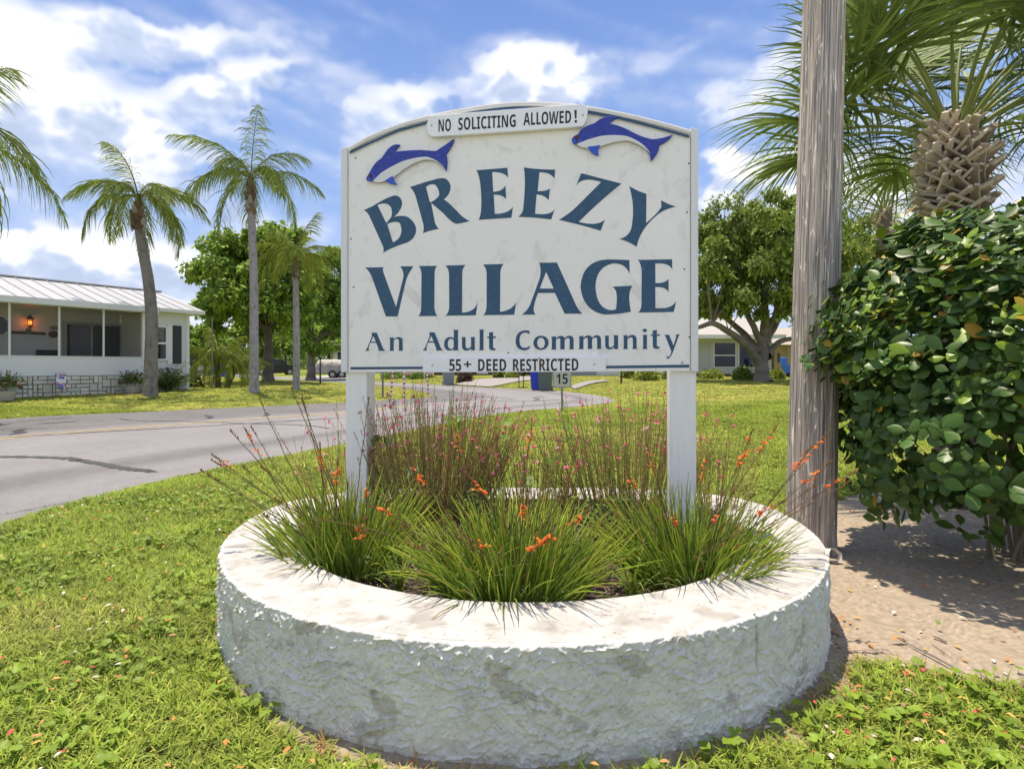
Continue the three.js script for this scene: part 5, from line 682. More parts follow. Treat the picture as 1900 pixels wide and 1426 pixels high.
  for (let i = 0; i < 42; i++) { const a = rr(0, 6.283), d = V(Math.cos(a) * rr(0.2, 1), rr(0.8, 1.6), Math.sin(a) * rr(0.2, 1)), L = rr(0.6, 1.35), c = pick([lin(0.26, 0.34, 0.05), lin(0.2, 0.28, 0.04), lin(0.34, 0.38, 0.06), lin(0.12, 0.2, 0.03)]), rp2 = arc(V(gauss() * 0.12, 0, gauss() * 0.12), d, L, 8, 1.2); fm3.tube(rp2, 0.006, 3, c); for (let j = 2; j <= 8; j++) for (const sd of [-1, 1]) for (let k = 0; k < 2; k++) { const e = V(-Math.sin(a) * sd + gauss() * 0.2, rr(0, 0.5), Math.cos(a) * sd + gauss() * 0.2); fm3.strip(arc(rp2[j], e, rr(0.12, 0.24), 3, 0.7), [0.005, 0.011, 0.008, 0.001], V(Math.cos(a), 0.2, Math.sin(a)), c); } }
  for (let i = 0; i < 500; i++) { const a = rr(0, 6.283), r = rr(0, 0.42), p = V(Math.cos(a) * r, rr(0.05, 0.75), Math.sin(a) * r), d = V(gauss(), rr(-0.2, 0.8), gauss()); fm3.strip(arc(p, d, 0.12, 3, 0.6), [0.004, 0.02, 0.015, 0.001], V(-d.z, 0.2, d.x), pick([lin(0.10, 0.17, 0.03), lin(0.15, 0.22, 0.04)])); }
  part('leaves', fm3.geo(), M.leaf, sh);
}

// ---------- queen palms ----------
function featherFrond(L, droop, n, wide, pal) {                                    // along +z
  const mb = new MB(), sp = arc(V(0, 0, 0), V(0, 0.75, 1), L, 16, droop, V(0, 0, 0));
  mb.tube(sp, (f) => mix(0.022, 0.004, f), 4, lin(0.19, 0.18, 0.05));
  for (let i = 0; i < n; i++) for (const sd of [-1, 1]) {
    const f = mix(0.12, 0.995, i / (n - 1)), j = f * 16, p = sp[Math.floor(j)].clone().lerp(sp[Math.min(16, Math.floor(j) + 1)], j % 1), tg = sp[Math.min(16, Math.floor(j) + 1)].clone().sub(sp[Math.max(0, Math.floor(j) - 1)]).normalize();
    const l = L * 0.34 * wide * Math.sin(Math.PI * mix(0.18, 0.92, f)) * rr(0.75, 1.2), d = V(sd * rr(0.55, 1), rr(-0.35, 0.65), 0).addScaledVector(tg, rr(0.5, 1.1)), k = rr(0.65, 1.4), c = pick(pal);
    mb.strip(arc(p, d, l, 4, rr(1.5, 3.4)), [0.008, 0.012, 0.010, 0.006, 0.0015], V(0.3 * gauss(), 1, 0.3 * gauss()), lin(c.r * k, c.g * k, c.b * k), 0);
  }
  return mb.geo();
}
const palGreen = [lin(0.21, 0.27, 0.05), lin(0.27, 0.34, 0.055), lin(0.36, 0.42, 0.06), lin(0.16, 0.22, 0.045)];
const palYellow = [lin(0.28, 0.34, 0.045), lin(0.38, 0.40, 0.05), lin(0.2, 0.27, 0.045)];
function trunkRings(pts, rad, col, lichen) {
  const cv = new THREE.CatmullRomCurve3(pts), N = 150, mb = new MB(), c = lin(0, 0, 0);
  for (let j = 0; j <= N; j++) { const f = j / N, p = cv.getPoint(f), len = f * cv.getLength(), rg = 1 + 0.035 * Math.pow(Math.abs(Math.sin(len * 16 + 0.6 * noise(len * 3, 1, 1))), 6) * -1; for (let i = 0; i <= 16; i++) { const a = i / 16 * 6.2832, r = rad(f) * rg * (1 + 0.03 * noise(Math.cos(a) * 2, Math.sin(a) * 2, len * 3)), n = fbm(Math.cos(a) * 2.5, len * 3.2, Math.sin(a) * 2.5, 4), li = lichen * sstep(0.0, 0.22, n + 0.15 * noise(len * 2, a, 2)) * sstep(1.9, 0.6, len), dk = 0.75 * sstep(0.0, 0.3, -n) + 0.2 * Math.pow(Math.abs(Math.sin(len * 16)), 10); c.setRGB(mix(col.r * (1 - dk * 0.5), 0.26, li), mix(col.g * (1 - dk * 0.5), 0.27, li), mix(col.b * (1 - dk * 0.5), 0.20, li)); mb.v(p.x + r * Math.cos(a), p.y, p.z + r * Math.sin(a), c); } }
  for (let j = 0; j < N; j++) for (let i = 0; i < 16; i++) { const q = j * 17 + i, b = q + 17; mb.i.push(q, b, q + 1, q + 1, b, b + 1); }
  return mb.geo();
}
function queenPalm(base, pts, r0, r1, L, fr, label, pal, boots = true, yaw = 0, trunkCol = lin(0.36, 0.33, 0.33)) {
  const t = thing('queen_palm', label, 'palm tree', [base.x, base.y, base.z], 0, null), top = pts[pts.length - 1];
  part('trunk', trunkRings(pts, (f) => mix(r0, r1, Math.pow(f, 0.8)) + (f < 0.05 ? (0.05 - f) * 1.2 * r0 * 8 * 0.4 : 0), trunkCol, boots ? 1 : 0.6), M.bark, t);
  const bm = new MB(), sc = L / 2.6; for (let i = 0; i < (boots ? 26 : 10); i++) { const a = i * 2.4, f = i / 26, y = mix(-0.45, 0.42, f) * sc, r = r1 * (boots ? mix(1.15, 1.45, Math.sin(Math.PI * Math.min(1, f * 1.2))) * (f > 0.7 ? mix(1, 0.5, (f - 0.7) / 0.3) : 1) : 0.9), p = V(top.x + Math.cos(a) * r, top.y + y, top.z + Math.sin(a) * r), c = pick([lin(0.22, 0.13, 0.08), lin(0.33, 0.29, 0.25), lin(0.14, 0.08, 0.05), lin(0.4, 0.37, 0.33)]); bm.strip([p, p.clone().add(V(Math.cos(a) * 0.03, 0.12 * sc, Math.sin(a) * 0.03)), p.clone().add(V(Math.cos(a) * 0.05, 0.25 * sc, Math.sin(a) * 0.05))], [r1 * 0.75, r1 * 0.6, r1 * 0.3], V(-Math.sin(a), 0, Math.cos(a)), c, 0.2); }
  bm.tube([top.clone(), top.clone().add(V(0, 0.45 * sc, 0)), top.clone().add(V(0, 0.9 * sc, 0))], [r1 * 1.05, r1 * 0.85, r1 * 0.3], 10, boots ? lin(0.24, 0.15, 0.09) : lin(0.26, 0.13, 0.11)); part('leaf_bases', bm.geo(), M.stem, t);
  const gs = [0.9, 1.6, 2.3, 3.0].map((d) => [featherFrond(L, d, 62, 1, pal), featherFrond(L * 0.92, d + 0.3, 58, 1.1, pal)]);
  fr.forEach(([az, el, k], i) => { const m = part('frond', gs[k][i % 2], M.leaf, t); m.position.set(top.x, top.y + 0.72 * sc, top.z); m.rotation.set(-(el - 0.64), az + yaw, 0, 'YXZ'); });
}
const crown = (n, k0 = 0) => { const o = []; for (let i = 0; i < n; i++) { const f = i / (n - 1); o.push([i * 2.39996 + rr(-0.25, 0.25), mix(1.2, 0.35, f) + rr(-0.12, 0.12), clamp(Math.floor(0.9 + f * 1.8) + k0, 0, 3)]); } return o; };
{
  const mkPts = (bu, bv, list, Z) => { const b = onGround(bu, bv); const z = Z || -b.z; return [b, list.map(([u, v]) => { const p = at(u, v, z); return V(p.x - b.x, p.y - b.y, p.z - b.z); })]; };
  let [b, p] = mkPts(277, 733, [[277, 738], [279, 690], [281, 600], [276, 530], [264, 460], [256, 408]]); queenPalm(b, p, 0.21, 0.135, 2.35, crown(15, 1), 'thick queen palm with a curved leaning trunk in front of the porch house', palGreen, true, 0, lin(0.23, 0.205, 0.18));
  [b, p] = mkPts(471, 728, [[471, 732], [471, 640], [471, 540], [468, 440], [465, 374]]); queenPalm(b, p, 0.16, 0.115, 2.75, crown(13, 0), 'tallest straight queen palm with drooping fronds on the far lawn', palGreen, true, 0.6);
  [b, p] = mkPts(549, 722, [[549, 725], [550, 650], [549, 560], [548, 506]]); queenPalm(b, p, 0.13, 0.10, 1.95, crown(14, 0), 'slender queen palm with a reddish crownshaft before the leafy trees', palYellow, false, 1.1);
  const q = standAt(-105, 12.2), tp = at(-112, 335, 12.2), pts = [V(0, -0.1, 0), V(0.05, 1.6, 0), V(0, 3.4, 0), V(tp.x - q.x, tp.y - q.y, 0)]; queenPalm(q, pts, 0.2, 0.13, 2.9, [[1.4, 0.75, 2], [1.65, 0.05, 2], [1.2, 1.2, 1], [0.3, 0.5, 2], [2.6, 0.6, 2], [3.6, 0.4, 1], [4.6, 0.3, 2], [5.4, 0.9, 1], [0.9, -0.2, 3], [2.2, 0.0, 3]], 'queen palm at the porch end, showing only its hanging fronds', palGreen);
}

// ---------- broadleaf trees ----------
function spray(n, size, rad, pal) { const mb = new MB(); for (let i = 0; i < n; i++) { const p = V(gauss(), gauss(), gauss()).multiplyScalar(rad), d = V(gauss(), rr(-0.5, 0.7), gauss()).normalize(), k = rr(0.75, 1.25), s = size * rr(0.7, 1.3), c = pick(pal); mb.strip([p, p.clone().addScaledVector(d, s * 0.5), p.clone().addScaledVector(d, s).add(V(0, -s * 0.2, 0))], [s * 0.06, s * 0.3, s * 0.03], V(-d.z, gauss() * 0.6, d.x), lin(c.r * k, c.g * k, c.b * k)); } return mb.geo(); }
function broadTree(base, trunk, crowns, opt) {
  const { label, category = 'tree', pal, leaf = 0.14, per = 120, lobes = 40, name = 'leafy_tree', bark = lin(0.15, 0.125, 0.10), group, sr = 0.22, fill = 0.5, lobeR = [0.22, 0.38] } = opt;
  const t = thing(name, label, category, [base.x, base.y, base.z], 0, group), bm = new MB(), tips = [];
  trunk.forEach(([pts, r0, r1]) => { const cv = new THREE.CatmullRomCurve3(pts), n = Math.max(6, pts.length * 5), q = []; for (let i = 0; i <= n; i++) { const p = cv.getPoint(i / n), w = r0 * 0.25; q.push(p.add(V(noise(i * 0.5, r0 * 9, 1) * w, 0, noise(i * 0.5, 4, r0 * 7) * w))); } bm.tube(q, (f) => mix(r0, r1, Math.pow(f, 0.85)) * (f < 0.06 && r0 > 0.15 ? 1 + (0.06 - f) * 7 : 1), 9, q.map((_, i) => { const k = 0.8 + 0.5 * (noise(i * 0.9, r0 * 30, 3) + 0.3); return lin(bark.r * k, bark.g * k, bark.b * k); })); });
  const gs = [spray(9, leaf, sr, pal), spray(9, leaf, sr, pal), spray(8, leaf * 1.1, sr, pal)], items = [[], [], []];
  crowns.forEach(([c, rx, ry, rz], ci) => {
    const L = Math.round(lobes * rx * ry * rz / (crowns[0][1] * crowns[0][2] * crowns[0][3]) ** 1) || 8;
    for (let i = 0; i < Math.max(8, Math.min(lobes, L)); i++) {
      const a = rr(0, 6.283), e = Math.asin(rr(-0.75, 1)), q = rnd() < fill ? rr(0.75, 1) : rr(0.3, 0.8), lc = V(c.x + Math.cos(a) * Math.cos(e) * rx * q, c.y + Math.sin(e) * ry * q, c.z + Math.sin(a) * Math.cos(e) * rz * q), lr = Math.min(rx, ry, rz) * rr(...lobeR);
      tips.push(lc);
      for (let k = 0; k < per; k++) { const b = rr(0, 6.283), g = Math.asin(rr(-0.6, 1)), r = lr * Math.pow(rnd(), 0.4), p = V(lc.x + Math.cos(b) * Math.cos(g) * r * 1.15, lc.y + Math.sin(g) * r * 0.8, lc.z + Math.sin(b) * Math.cos(g) * r * 1.15); items[k % 3].push(p); }
    }
  });
  for (const tp of tips) { let best = null, bd = 1e9; for (const [pts] of trunk) for (const p of pts.slice(1)) { const d = p.distanceTo(tp) + Math.max(0, p.y - tp.y) * 2; if (d < bd) { bd = d; best = p; } } const m = best.clone().lerp(tp, 0.5).add(V(gauss() * 0.25, 0.1 * bd, gauss() * 0.25)); bm.tube(new THREE.CatmullRomCurve3([best, m, tp]).getPoints(6), (f) => mix(0.012 * bd + 0.02, 0.008, f), 5, bark); }
  part('trunk', bm.geo(), M.bark, t);
  const m4 = new THREE.Matrix4(), qt = new THREE.Quaternion(), eu = new THREE.Euler();
  items.forEach((ps, k) => { if (!ps.length) return; const im = new THREE.InstancedMesh(gs[k], opt.mat || M.leaf, ps.length); ps.forEach((p, i) => { eu.set(rr(-0.6, 0.6), rr(0, 6.283), rr(-0.6, 0.6)); qt.setFromEuler(eu); const s = rr(0.7, 1.25), b = rr(0.7, 1.25); m4.compose(p, qt, V(s, s, s)); im.setMatrixAt(i, m4); im.setColorAt(i, lin(b, b, b)); }); im.name = 'crown'; im.userData.kind = 'stuff'; t.add(im); });
  return t;
}
const palTree = [lin(0.24, 0.36, 0.05), lin(0.30, 0.44, 0.06), lin(0.40, 0.52, 0.07), lin(0.18, 0.29, 0.045)];
{
  let b = onGround(497, 709), Z = -b.z, l = (u, v, dz = 0) => at(u, v, Z + dz).sub(b);
  broadTree(b, [[[V(0, -0.1, 0), l(497, 660), l(497, 610), l(492, 560), l(486, 500)], 0.27, 0.08], [[l(497, 620), l(470, 570), l(430, 520)], 0.13, 0.05], [[l(497, 600), l(530, 540, 1), l(545, 480, 1)], 0.12, 0.04]], [[l(492, 545), 2.75, 3.3, 2.7], [l(425, 570), 1.3, 1.3, 1.5], [l(440, 500), 1.3, 1.5, 1.4], [l(520, 470), 1.6, 1.5, 1.6]], { label: 'round leafy green tree with a dark single trunk behind the palms', pal: palTree, leaf: 0.20, lobes: 80, per: 48, sr: 0.27, lobeR: [0.15, 0.27] });
  b = onGround(577, 705); Z = -b.z; l = (u, v, dz = 0) => at(u, v, Z + dz).sub(b);
  broadTree(b, [[[V(0, -0.1, 0), l(577, 660), l(578, 630), l(575, 570), l(580, 520)], 0.32, 0.09], [[l(578, 640), l(595, 625), l(618, 600)], 0.13, 0.05], [[l(577, 620), l(555, 570, -1), l(545, 520)], 0.12, 0.05]], [[l(592, 545), 2.2, 2.9, 2.6], [l(622, 590), 1.6, 1.7, 1.5], [l(612, 490), 1.5, 1.3, 1.5], [l(570, 640), 0.9, 1.0, 0.9]], { label: 'leafy green tree with ivy round its trunk, right behind the sign edge', pal: palTree, leaf: 0.20, lobes: 76, per: 48, sr: 0.27, lobeR: [0.15, 0.27] });
  // spreading oak by the right-hand house
  b = onGround(1415, 708); Z = -b.z; l = (u, v, dz = 0) => at(u, v, Z + dz).sub(b);
  const palOak = [lin(0.21, 0.28, 0.06), lin(0.27, 0.34, 0.07), lin(0.35, 0.42, 0.08), lin(0.16, 0.22, 0.05)];
  broadTree(b, [[[V(0, -0.1, 0), l(1414, 670), l(1416, 640), l(1418, 610), l(1420, 560), l(1424, 500), l(1416, 440)], 0.36, 0.09], [[l(1408, 672), l(1385, 640, -0.5), l(1352, 615, -1), l(1322, 600, -1.2), l(1290, 608, -1.4), l(1255, 600, -1)], 0.22, 0.06], [[l(1410, 655), l(1378, 617, 0.6), l(1345, 588, 1), l(1310, 560, 1), l(1280, 545, 1)], 0.19, 0.06], [[l(1416, 640), l(1395, 600, -0.5), l(1375, 560), l(1355, 515), l(1340, 470)], 0.17, 0.05], [[l(1418, 640), l(1438, 605, 0.5), l(1455, 580), l(1485, 570), l(1530, 545)], 0.18, 0.06], [[l(1420, 620), l(1440, 580), l(1448, 530), l(1470, 490), l(1490, 440)], 0.16, 0.05], [[l(1424, 660), l(1445, 635, 0.8), l(1475, 627, 1), l(1520, 622, 1)], 0.17, 0.07]],
    [[l(1405, 490), 4.6, 3.2, 3.8], [l(1318, 500), 2.4, 2.4, 2.2], [l(1490, 490), 2.6, 2.3, 2.3], [l(1440, 420), 2.6, 1.5, 2.2], [l(1335, 430), 1.8, 1.2, 1.5], [l(1270, 540), 1.8, 1.4, 1.6], [l(1545, 540), 2.0, 1.6, 1.8], [l(1300, 570), 1.5, 1.1, 1.4], [l(1365, 555, -1), 1.5, 1.1, 1.3], [l(1460, 560, -1), 1.4, 1.0, 1.2]], { label: 'spreading oak with many low limbs in front of the right-hand house', name: 'oak_tree', pal: palOak, leaf: 0.17, lobes: 95, per: 52, sr: 0.27, bark: lin(0.19, 0.165, 0.135), lobeR: [0.12, 0.22] });
  b = standAt(1640, 36); Z = 36; l = (u, v, dz = 0) => at(u, v, Z + dz).sub(b);
  broadTree(b, [[[V(0, -0.1, 0), l(1640, 640), l(1636, 570), l(1640, 500)], 0.4, 0.1], [[l(1640, 650), l(1600, 600), l(1575, 560)], 0.2, 0.06]], [[l(1640, 520), 4.2, 3.6, 3.8], [l(1600, 580), 2.4, 2, 2], [l(1700, 560), 3, 2.6, 2.5], [l(1590, 460), 1.6, 1.2, 1.5]], { label: 'dark dense oak behind the farther cabbage palm', name: 'oak_tree', pal: palOak, leaf: 0.2, lobes: 66, per: 60, sr: 0.3, bark: lin(0.25, 0.22, 0.18), lobeR: [0.15, 0.27] });
}

// ---------- small things on the far lawn and along the street ----------
function pygmyPalm(u, v, pts, L, label) { const b = onGround(u, v), Z = -b.z, q = pts.map(([x, y]) => { const p = at(x, y, Z).sub(b); p.z = 0; return p; }), t = thing('date_palm', label, 'palm tree', [b.x, b.y, b.z], 0, 'dwarf date palms on the far lawn'), mb = new MB(); mb.tube(new THREE.CatmullRomCurve3([V(0, -0.05, 0), ...q]).getPoints(10), (f) => mix(0.10, 0.085, f), 8, lin(0.14, 0.12, 0.08)); part('trunk', mb.geo(), M.bark, t); const top = q[q.length - 1], gs = [0.9, 1.7, 2.5].map((d) => featherFrond(L, d, 34, 0.9, palYellow)); crown(22).forEach(([a, e, k], i) => { const m = part('frond', gs[Math.min(2, k)], M.leaf, t); m.position.copy(top); m.rotation.set(-(e - 0.64), a, 0, 'YXZ'); }); }
pygmyPalm(405, 719, [[403, 690], [402, 665]], 1.5, 'dwarf date palm with an upright trunk on the far lawn'); pygmyPalm(418, 718, [[428, 703], [437, 680]], 1.3, 'dwarf date palm whose trunk leans away from its neighbour');
function bush(u, v, w, h, label, pal, name = 'bush', n = 900, leaf = 0.06, Zf) { const b = Zf ? standAt(u, Zf) : onGround(u, v), Z = -b.z, W = w / F * Z / 2, H = h / F * Z, mb = new MB(); for (let i = 0; i < n; i++) { const a = rr(0, 6.283), e = Math.asin(rr(-0.1, 1)), r = rr(0.5, 1) * (1 + 0.25 * noise(Math.cos(a) * 2, Math.sin(a) * 2, e * 2 + u)), p = V(Math.cos(a) * Math.cos(e) * W * r, Math.max(0.02, Math.sin(e) * H * r), Math.sin(a) * Math.cos(e) * W * 0.8 * r), d = V(gauss(), rr(-0.1, 1), gauss()), c = pick(pal), k = rr(0.7, 1.3); mb.strip(arc(p, d, leaf * rr(1, 2), 2, 0.4), [leaf * 0.15, leaf * 0.5, leaf * 0.05], V(-d.z, 0.3, d.x), lin(c.r * k, c.g * k, c.b * k)); } const t = thing(name, label, 'bush', [b.x, b.y, b.z]), sm = new MB(); for (let i = 0; i < 7; i++) { const a = i * 0.9; sm.tube([V(0, 0, 0), V(Math.cos(a) * W * 0.5, H * 0.6, Math.sin(a) * W * 0.5)], [0.02, 0.008], 5, lin(0.14, 0.11, 0.08)); } part('stems', sm.geo(), M.bark, t); part('leaves', mb.geo(), M.leaf, t); }
const pG = [lin(0.12, 0.2, 0.035), lin(0.18, 0.27, 0.045), lin(0.24, 0.32, 0.05)], pY = [lin(0.3, 0.36, 0.05), lin(0.38, 0.4, 0.07), lin(0.2, 0.27, 0.045)], pR = [lin(0.12, 0.07, 0.05), lin(0.16, 0.10, 0.07), lin(0.09, 0.05, 0.04)];
bush(364, 718, 24, 22, 'grassy grey green clump at the corner of the porch house', [lin(0.17, 0.19, 0.08), lin(0.22, 0.22, 0.10)], 'grass_clump', 500, 0.09);
// wheelie bins
function bin(u, v, hgt, col, lid, label, turn = 0) { const b = onGround(u, v), t = thing('wheelie_bin', label, 'bin', [b.x, b.y, b.z], turn), g = new THREE.CylinderGeometry(0.43, 0.34, hgt, 4, 1).rotateY(Math.PI / 4).translate(0, hgt / 2 + 0.04, 0); part('body', g.toNonIndexed(), std(col, 0.5), t).geometry.computeVertexNormals(); part('lid', box(0.64, 0.06, 0.70, 0, hgt + 0.072, 0.02, 0.02), std(lid, 0.5), t); for (const x of [-0.25, 0.25]) part('wheel', new THREE.CylinderGeometry(0.11, 0.11, 0.05, 16).rotateZ(Math.PI / 2).translate(x, 0.11, -0.32), M.black, t); part('handle', new THREE.CylinderGeometry(0.018, 0.018, 0.5, 8).rotateZ(Math.PI / 2).translate(0, hgt - 0.02, -0.36), M.black, t); }
bin(832, 714.5, 0.98, lin(0.20, 0.22, 0.25), lin(0.14, 0.15, 0.17), 'grey wheelie bin beside the round brown bush', 0.2);
bin(998, 724, 0.92, lin(0.02, 0.05, 0.5), lin(0.03, 0.07, 0.6), 'blue recycling bin standing next to a green bin', -0.2); bin(1012, 725, 0.94, lin(0.09, 0.12, 0.10), lin(0.35, 0.36, 0.33), 'dark green wheelie bin standing next to a blue one', -0.15);
{ const Z = 50, b = standAt(413, Z); const t = thing('recycling_bin', 'bright blue bin by the side street behind the dwarf palms', 'bin', [b.x, b.y, b.z]); part('body', new THREE.CylinderGeometry(0.46, 0.36, 0.98, 4).rotateY(Math.PI / 4).translate(0, 0.51, 0).toNonIndexed(), std(lin(0.02, 0.07, 0.6), 0.5), t).geometry.computeVertexNormals(); part('lid', box(0.7, 0.06, 0.72, 0, 1.04, 0, 0.02), std(lin(0.02, 0.06, 0.5), 0.5), t); for (const x of [-0.28, 0.28]) part('wheel', new THREE.CylinderGeometry(0.12, 0.12, 0.05, 14).rotateZ(Math.PI / 2).translate(x, 0.12, -0.3), M.black, t); }
bush(862, 709, 32, 26, 'round brownish clipped bush beside the grey bin', pR, 'round_bush', 1100, 0.07);
// speed sign
{ const Z = 14.3, o = at(1043, 700, Z), gy = ground(o.x, o.z), t = thing('speed_sign', 'small white street sign numbered 15 on a short post', 'sign', [o.x, gy, o.z], -0.05), top = at(1043, 684, Z).y - gy, bot = at(1043, 719, Z).y - gy, wd = 35 / F * Z; part('post', span(-0.025, 0.025, -0.2, top + 0.02, -0.045, -0.012), std(lin(0.22, 0.24, 0.2), 0.6), t); const pl = part('plate', span(-wd / 2, wd / 2, bot, top + 0.06, -0.01, 0, 0.003), std(lin(0.52, 0.50, 0.46), 0.5), t), bm = []; for (const q of [[-wd / 2 + 0.012, wd / 2 - 0.012, bot + 0.012, bot + 0.02], [-wd / 2 + 0.012, wd / 2 - 0.012, top + 0.04, top + 0.048], [-wd / 2 + 0.012, -wd / 2 + 0.02, bot + 0.0205, top + 0.0395], [wd / 2 - 0.02, wd / 2 - 0.012, bot + 0.0205, top + 0.0395]]) bm.push(span(...q, 0.0005, 0.0015)); part('border', mergeGeometries(bm), M.black, pl);
  const font = await new FontLoader().loadAsync('fonts/droid/droid_sans_bold.typeface.json'); const g = new TextGeometry('15', { font, size: 0.245, depth: 0.001, curveSegments: 5 }); g.computeBoundingBox(); const bb = g.boundingBox; g.translate(-(bb.min.x + bb.max.x) / 2, -bb.min.y, 0).scale(0.8, 1, 1); part('lettering', g, M.black, pl, [0, bot + 0.09, 0.0012]); }
// striped marker poles and grey stake on the lawn corner
for (const [u, v, tilt, label] of [[724, 741, -0.10, 'leaning red and white striped pole on the lawn corner'], [750, 744, 0.0, 'upright red and white striped pole between two others on the lawn corner'], [795, 736, 0.06, 'red and white striped pole standing closest to the road bend']]) {
  const b = onGround(u, v), t = thing('striped_pole', label, 'marker pole', [b.x, b.y, b.z], 0, 'striped poles on the lawn corner'); t.rotation.z = tilt; const h = 1.35, n = 9; part('shaft', new THREE.CylinderGeometry(0.03, 0.03, h, 12).translate(0, h / 2, 0), M.white, t); for (let k = 0; k < n; k++) part('red_band', new THREE.CylinderGeometry(0.0315, 0.0315, 0.06, 12).translate(0, 0.12 + k * 0.145, 0), std(lin(0.55, 0.02, 0.03), 0.5), t);
}
{ const b = onGround(710, 738), t = thing('lawn_stake', 'thin grey post on the lawn corner next to the left sign post', 'post', [b.x, b.y, b.z]); part('shaft', new THREE.CylinderGeometry(0.03, 0.035, 1.5, 10).translate(0, 0.72, 0), std(lin(0.2, 0.19, 0.17), 0.8), t); part('cap', new THREE.SphereGeometry(0.045, 10, 8).translate(0, 1.5, 0), std(lin(0.2, 0.19, 0.17), 0.8), t); }
// little flags
for (const [u, v, label] of [[787, 694, 'small striped flag on a stick beside the striped poles'], [748, 694, 'small red flag hanging beside the upright striped pole']]) { const Z = 24, b = standAt(u, Z), t = thing('garden_banner', label, 'flag', [b.x, b.y, b.z], 0, 'little flags by the lawn corner'), h = at(u, v - 6, Z).y - b.y; part('stick', new THREE.CylinderGeometry(0.012, 0.012, h + 0.1, 8).translate(0, (h + 0.1) / 2, 0), M.white, t); const cl = part('cloth', span(0.013, 0.36, h - 0.14, h + 0.06, -0.004, 0.004), std(lin(0.65, 0.6, 0.6), 0.9), t); for (let k = 0; k < 3; k++) part('red_stripe', span(0.02, 0.355, h - 0.12 + k * 0.06, h - 0.095 + k * 0.06, 0.0045, 0.0065), std(lin(0.5, 0.03, 0.05), 0.9), cl); }
// mailbox on twin posts
{ const b = onGround(967, 719), t = thing('mailbox', 'dark mailbox on two thin posts beside the driveway', 'mailbox', [b.x, b.y, b.z]); for (const x of [-0.1, 0.1]) part('post', span(x - 0.02, x + 0.02, 0, 0.95, -0.02, 0.02), M.black, t); part('box', new THREE.CapsuleGeometry(0.12, 0.3, 6, 12).rotateX(Math.PI / 2).scale(1, 1.1, 1).translate(0, 1.06, 0), std(lin(0.03, 0.03, 0.032), 0.5), t); part('shelf', span(-0.16, 0.16, 0.951, 0.965, -0.25, 0.25), M.black, t); part('foot', span(-0.16, 0.16, 0.0, 0.03, -0.06, 0.06), M.black, t); }
// driveways
function slab(rows, y, name, label, col) { const mb = new MB(), A = rows.map((r) => onGround(r[0], r[1])), B = rows.map((r) => onGround(r[2], r[3])), ca = new THREE.CatmullRomCurve3(A), cb = new THREE.CatmullRomCurve3(B), N = 16, K = 10; for (let i = 0; i <= N; i++) for (let k = 0; k <= K; k++) { const p = ca.getPoint(i / N).lerp(cb.getPoint(i / N), k / K); mb.v(p.x, ground(p.x, p.z) + y, p.z, lin(1, 1, 1)); } for (let i = 0; i < N; i++) for (let k = 0; k < K; k++) { const q = i * (K + 1) + k, c = q + K + 1; mb.i.push(q, c, q + 1, q + 1, c, c + 1); } struct(name, mb.geo(), std(col, 0.95, { side: THREE.DoubleSide }), label, 'path'); }
slab([[838, 714.5, 908, 718.8], [880, 706, 965, 710], [930, 701.5, 1015, 704], [960, 699, 1040, 700.5]], 0.05, 'driveway', 'pale concrete driveway running up from the road bend', lin(0.29, 0.27, 0.25)); slab([[1058, 718, 1066, 723], [1090, 711, 1100, 714], [1120, 706, 1132, 708]], 0.05, 'path', 'narrow pale concrete path behind the speed sign', lin(0.27, 0.255, 0.235)); slab([[583, 699, 590, 704], [610, 697, 640, 704], [640, 696, 690, 703]], 0.05, 'driveway', 'pale concrete drive under the covered trailer', lin(0.36, 0.34, 0.33));
// covered trailer, lamp post
{ const Z = 46, b = standAt(616, Z), t = thing('covered_trailer', 'boat trailer wrapped in a wrinkled pale grey cover behind the trees', 'trailer', [b.x, b.y + 0.05, b.z], 0.15), pos = [], N = 40, K = 18; const mb = new MB(); for (let i = 0; i <= N; i++) for (let k = 0; k <= K; k++) { const f = i / N, x = -1.35 + f * 3.4, hgt = (f < 0.12 ? sstep(0, 0.12, f) * 0.9 + 0.1 : f < 0.5 ? 1 : mix(1, 0.8, (f - 0.5) * 2)) * 1.05, a = Math.PI * k / K, n = 0.05 * noise(x * 3, k * 0.6, 3) + 0.03 * noise(x * 9 + k * 0.5, k * 1.1, 7); mb.v(x, 0.38 + Math.pow(Math.sin(a), 0.45) * (hgt + n), -Math.cos(a) * (0.9 + n), lin(1, 1, 1)); } for (let i = 0; i < N; i++) for (let k = 0; k < K; k++) { const q = i * (K + 1) + k, c = q + K + 1; mb.i.push(q, c, q + 1, q + 1, c, c + 1); } part('cover', mb.geo(), std(lin(0.42, 0.39, 0.36), 0.9, { side: THREE.DoubleSide }), t); for (const [x, z] of [[0.15, 0.85], [0.85, 0.85], [0.15, -0.85], [0.85, -0.85]]) { const w = part('wheel', new THREE.CylinderGeometry(0.31, 0.31, 0.2, 20).rotateX(Math.PI / 2).translate(x, 0.29, z), M.black, t); part('hub', new THREE.CylinderGeometry(0.16, 0.16, 0.22, 14).rotateX(Math.PI / 2).translate(x, 0.29, z), M.metal, w); } part('chassis', span(-1.3, 2.9, 0.3, 0.38, -0.6, 0.6), M.black, t); for (let k = 0; k < 4; k++) { const r = new MB(); r.tube([V(-0.9 + k * 0.7, 0.5, 0.96), V(-0.7 + k * 0.72, 1.0, 0.93), V(-0.6 + k * 0.75, 1.3, 0.72)], 0.012, 5, lin(0.03, 0.03, 0.05)); part('strap', r.geo(), M.stem, t); } }
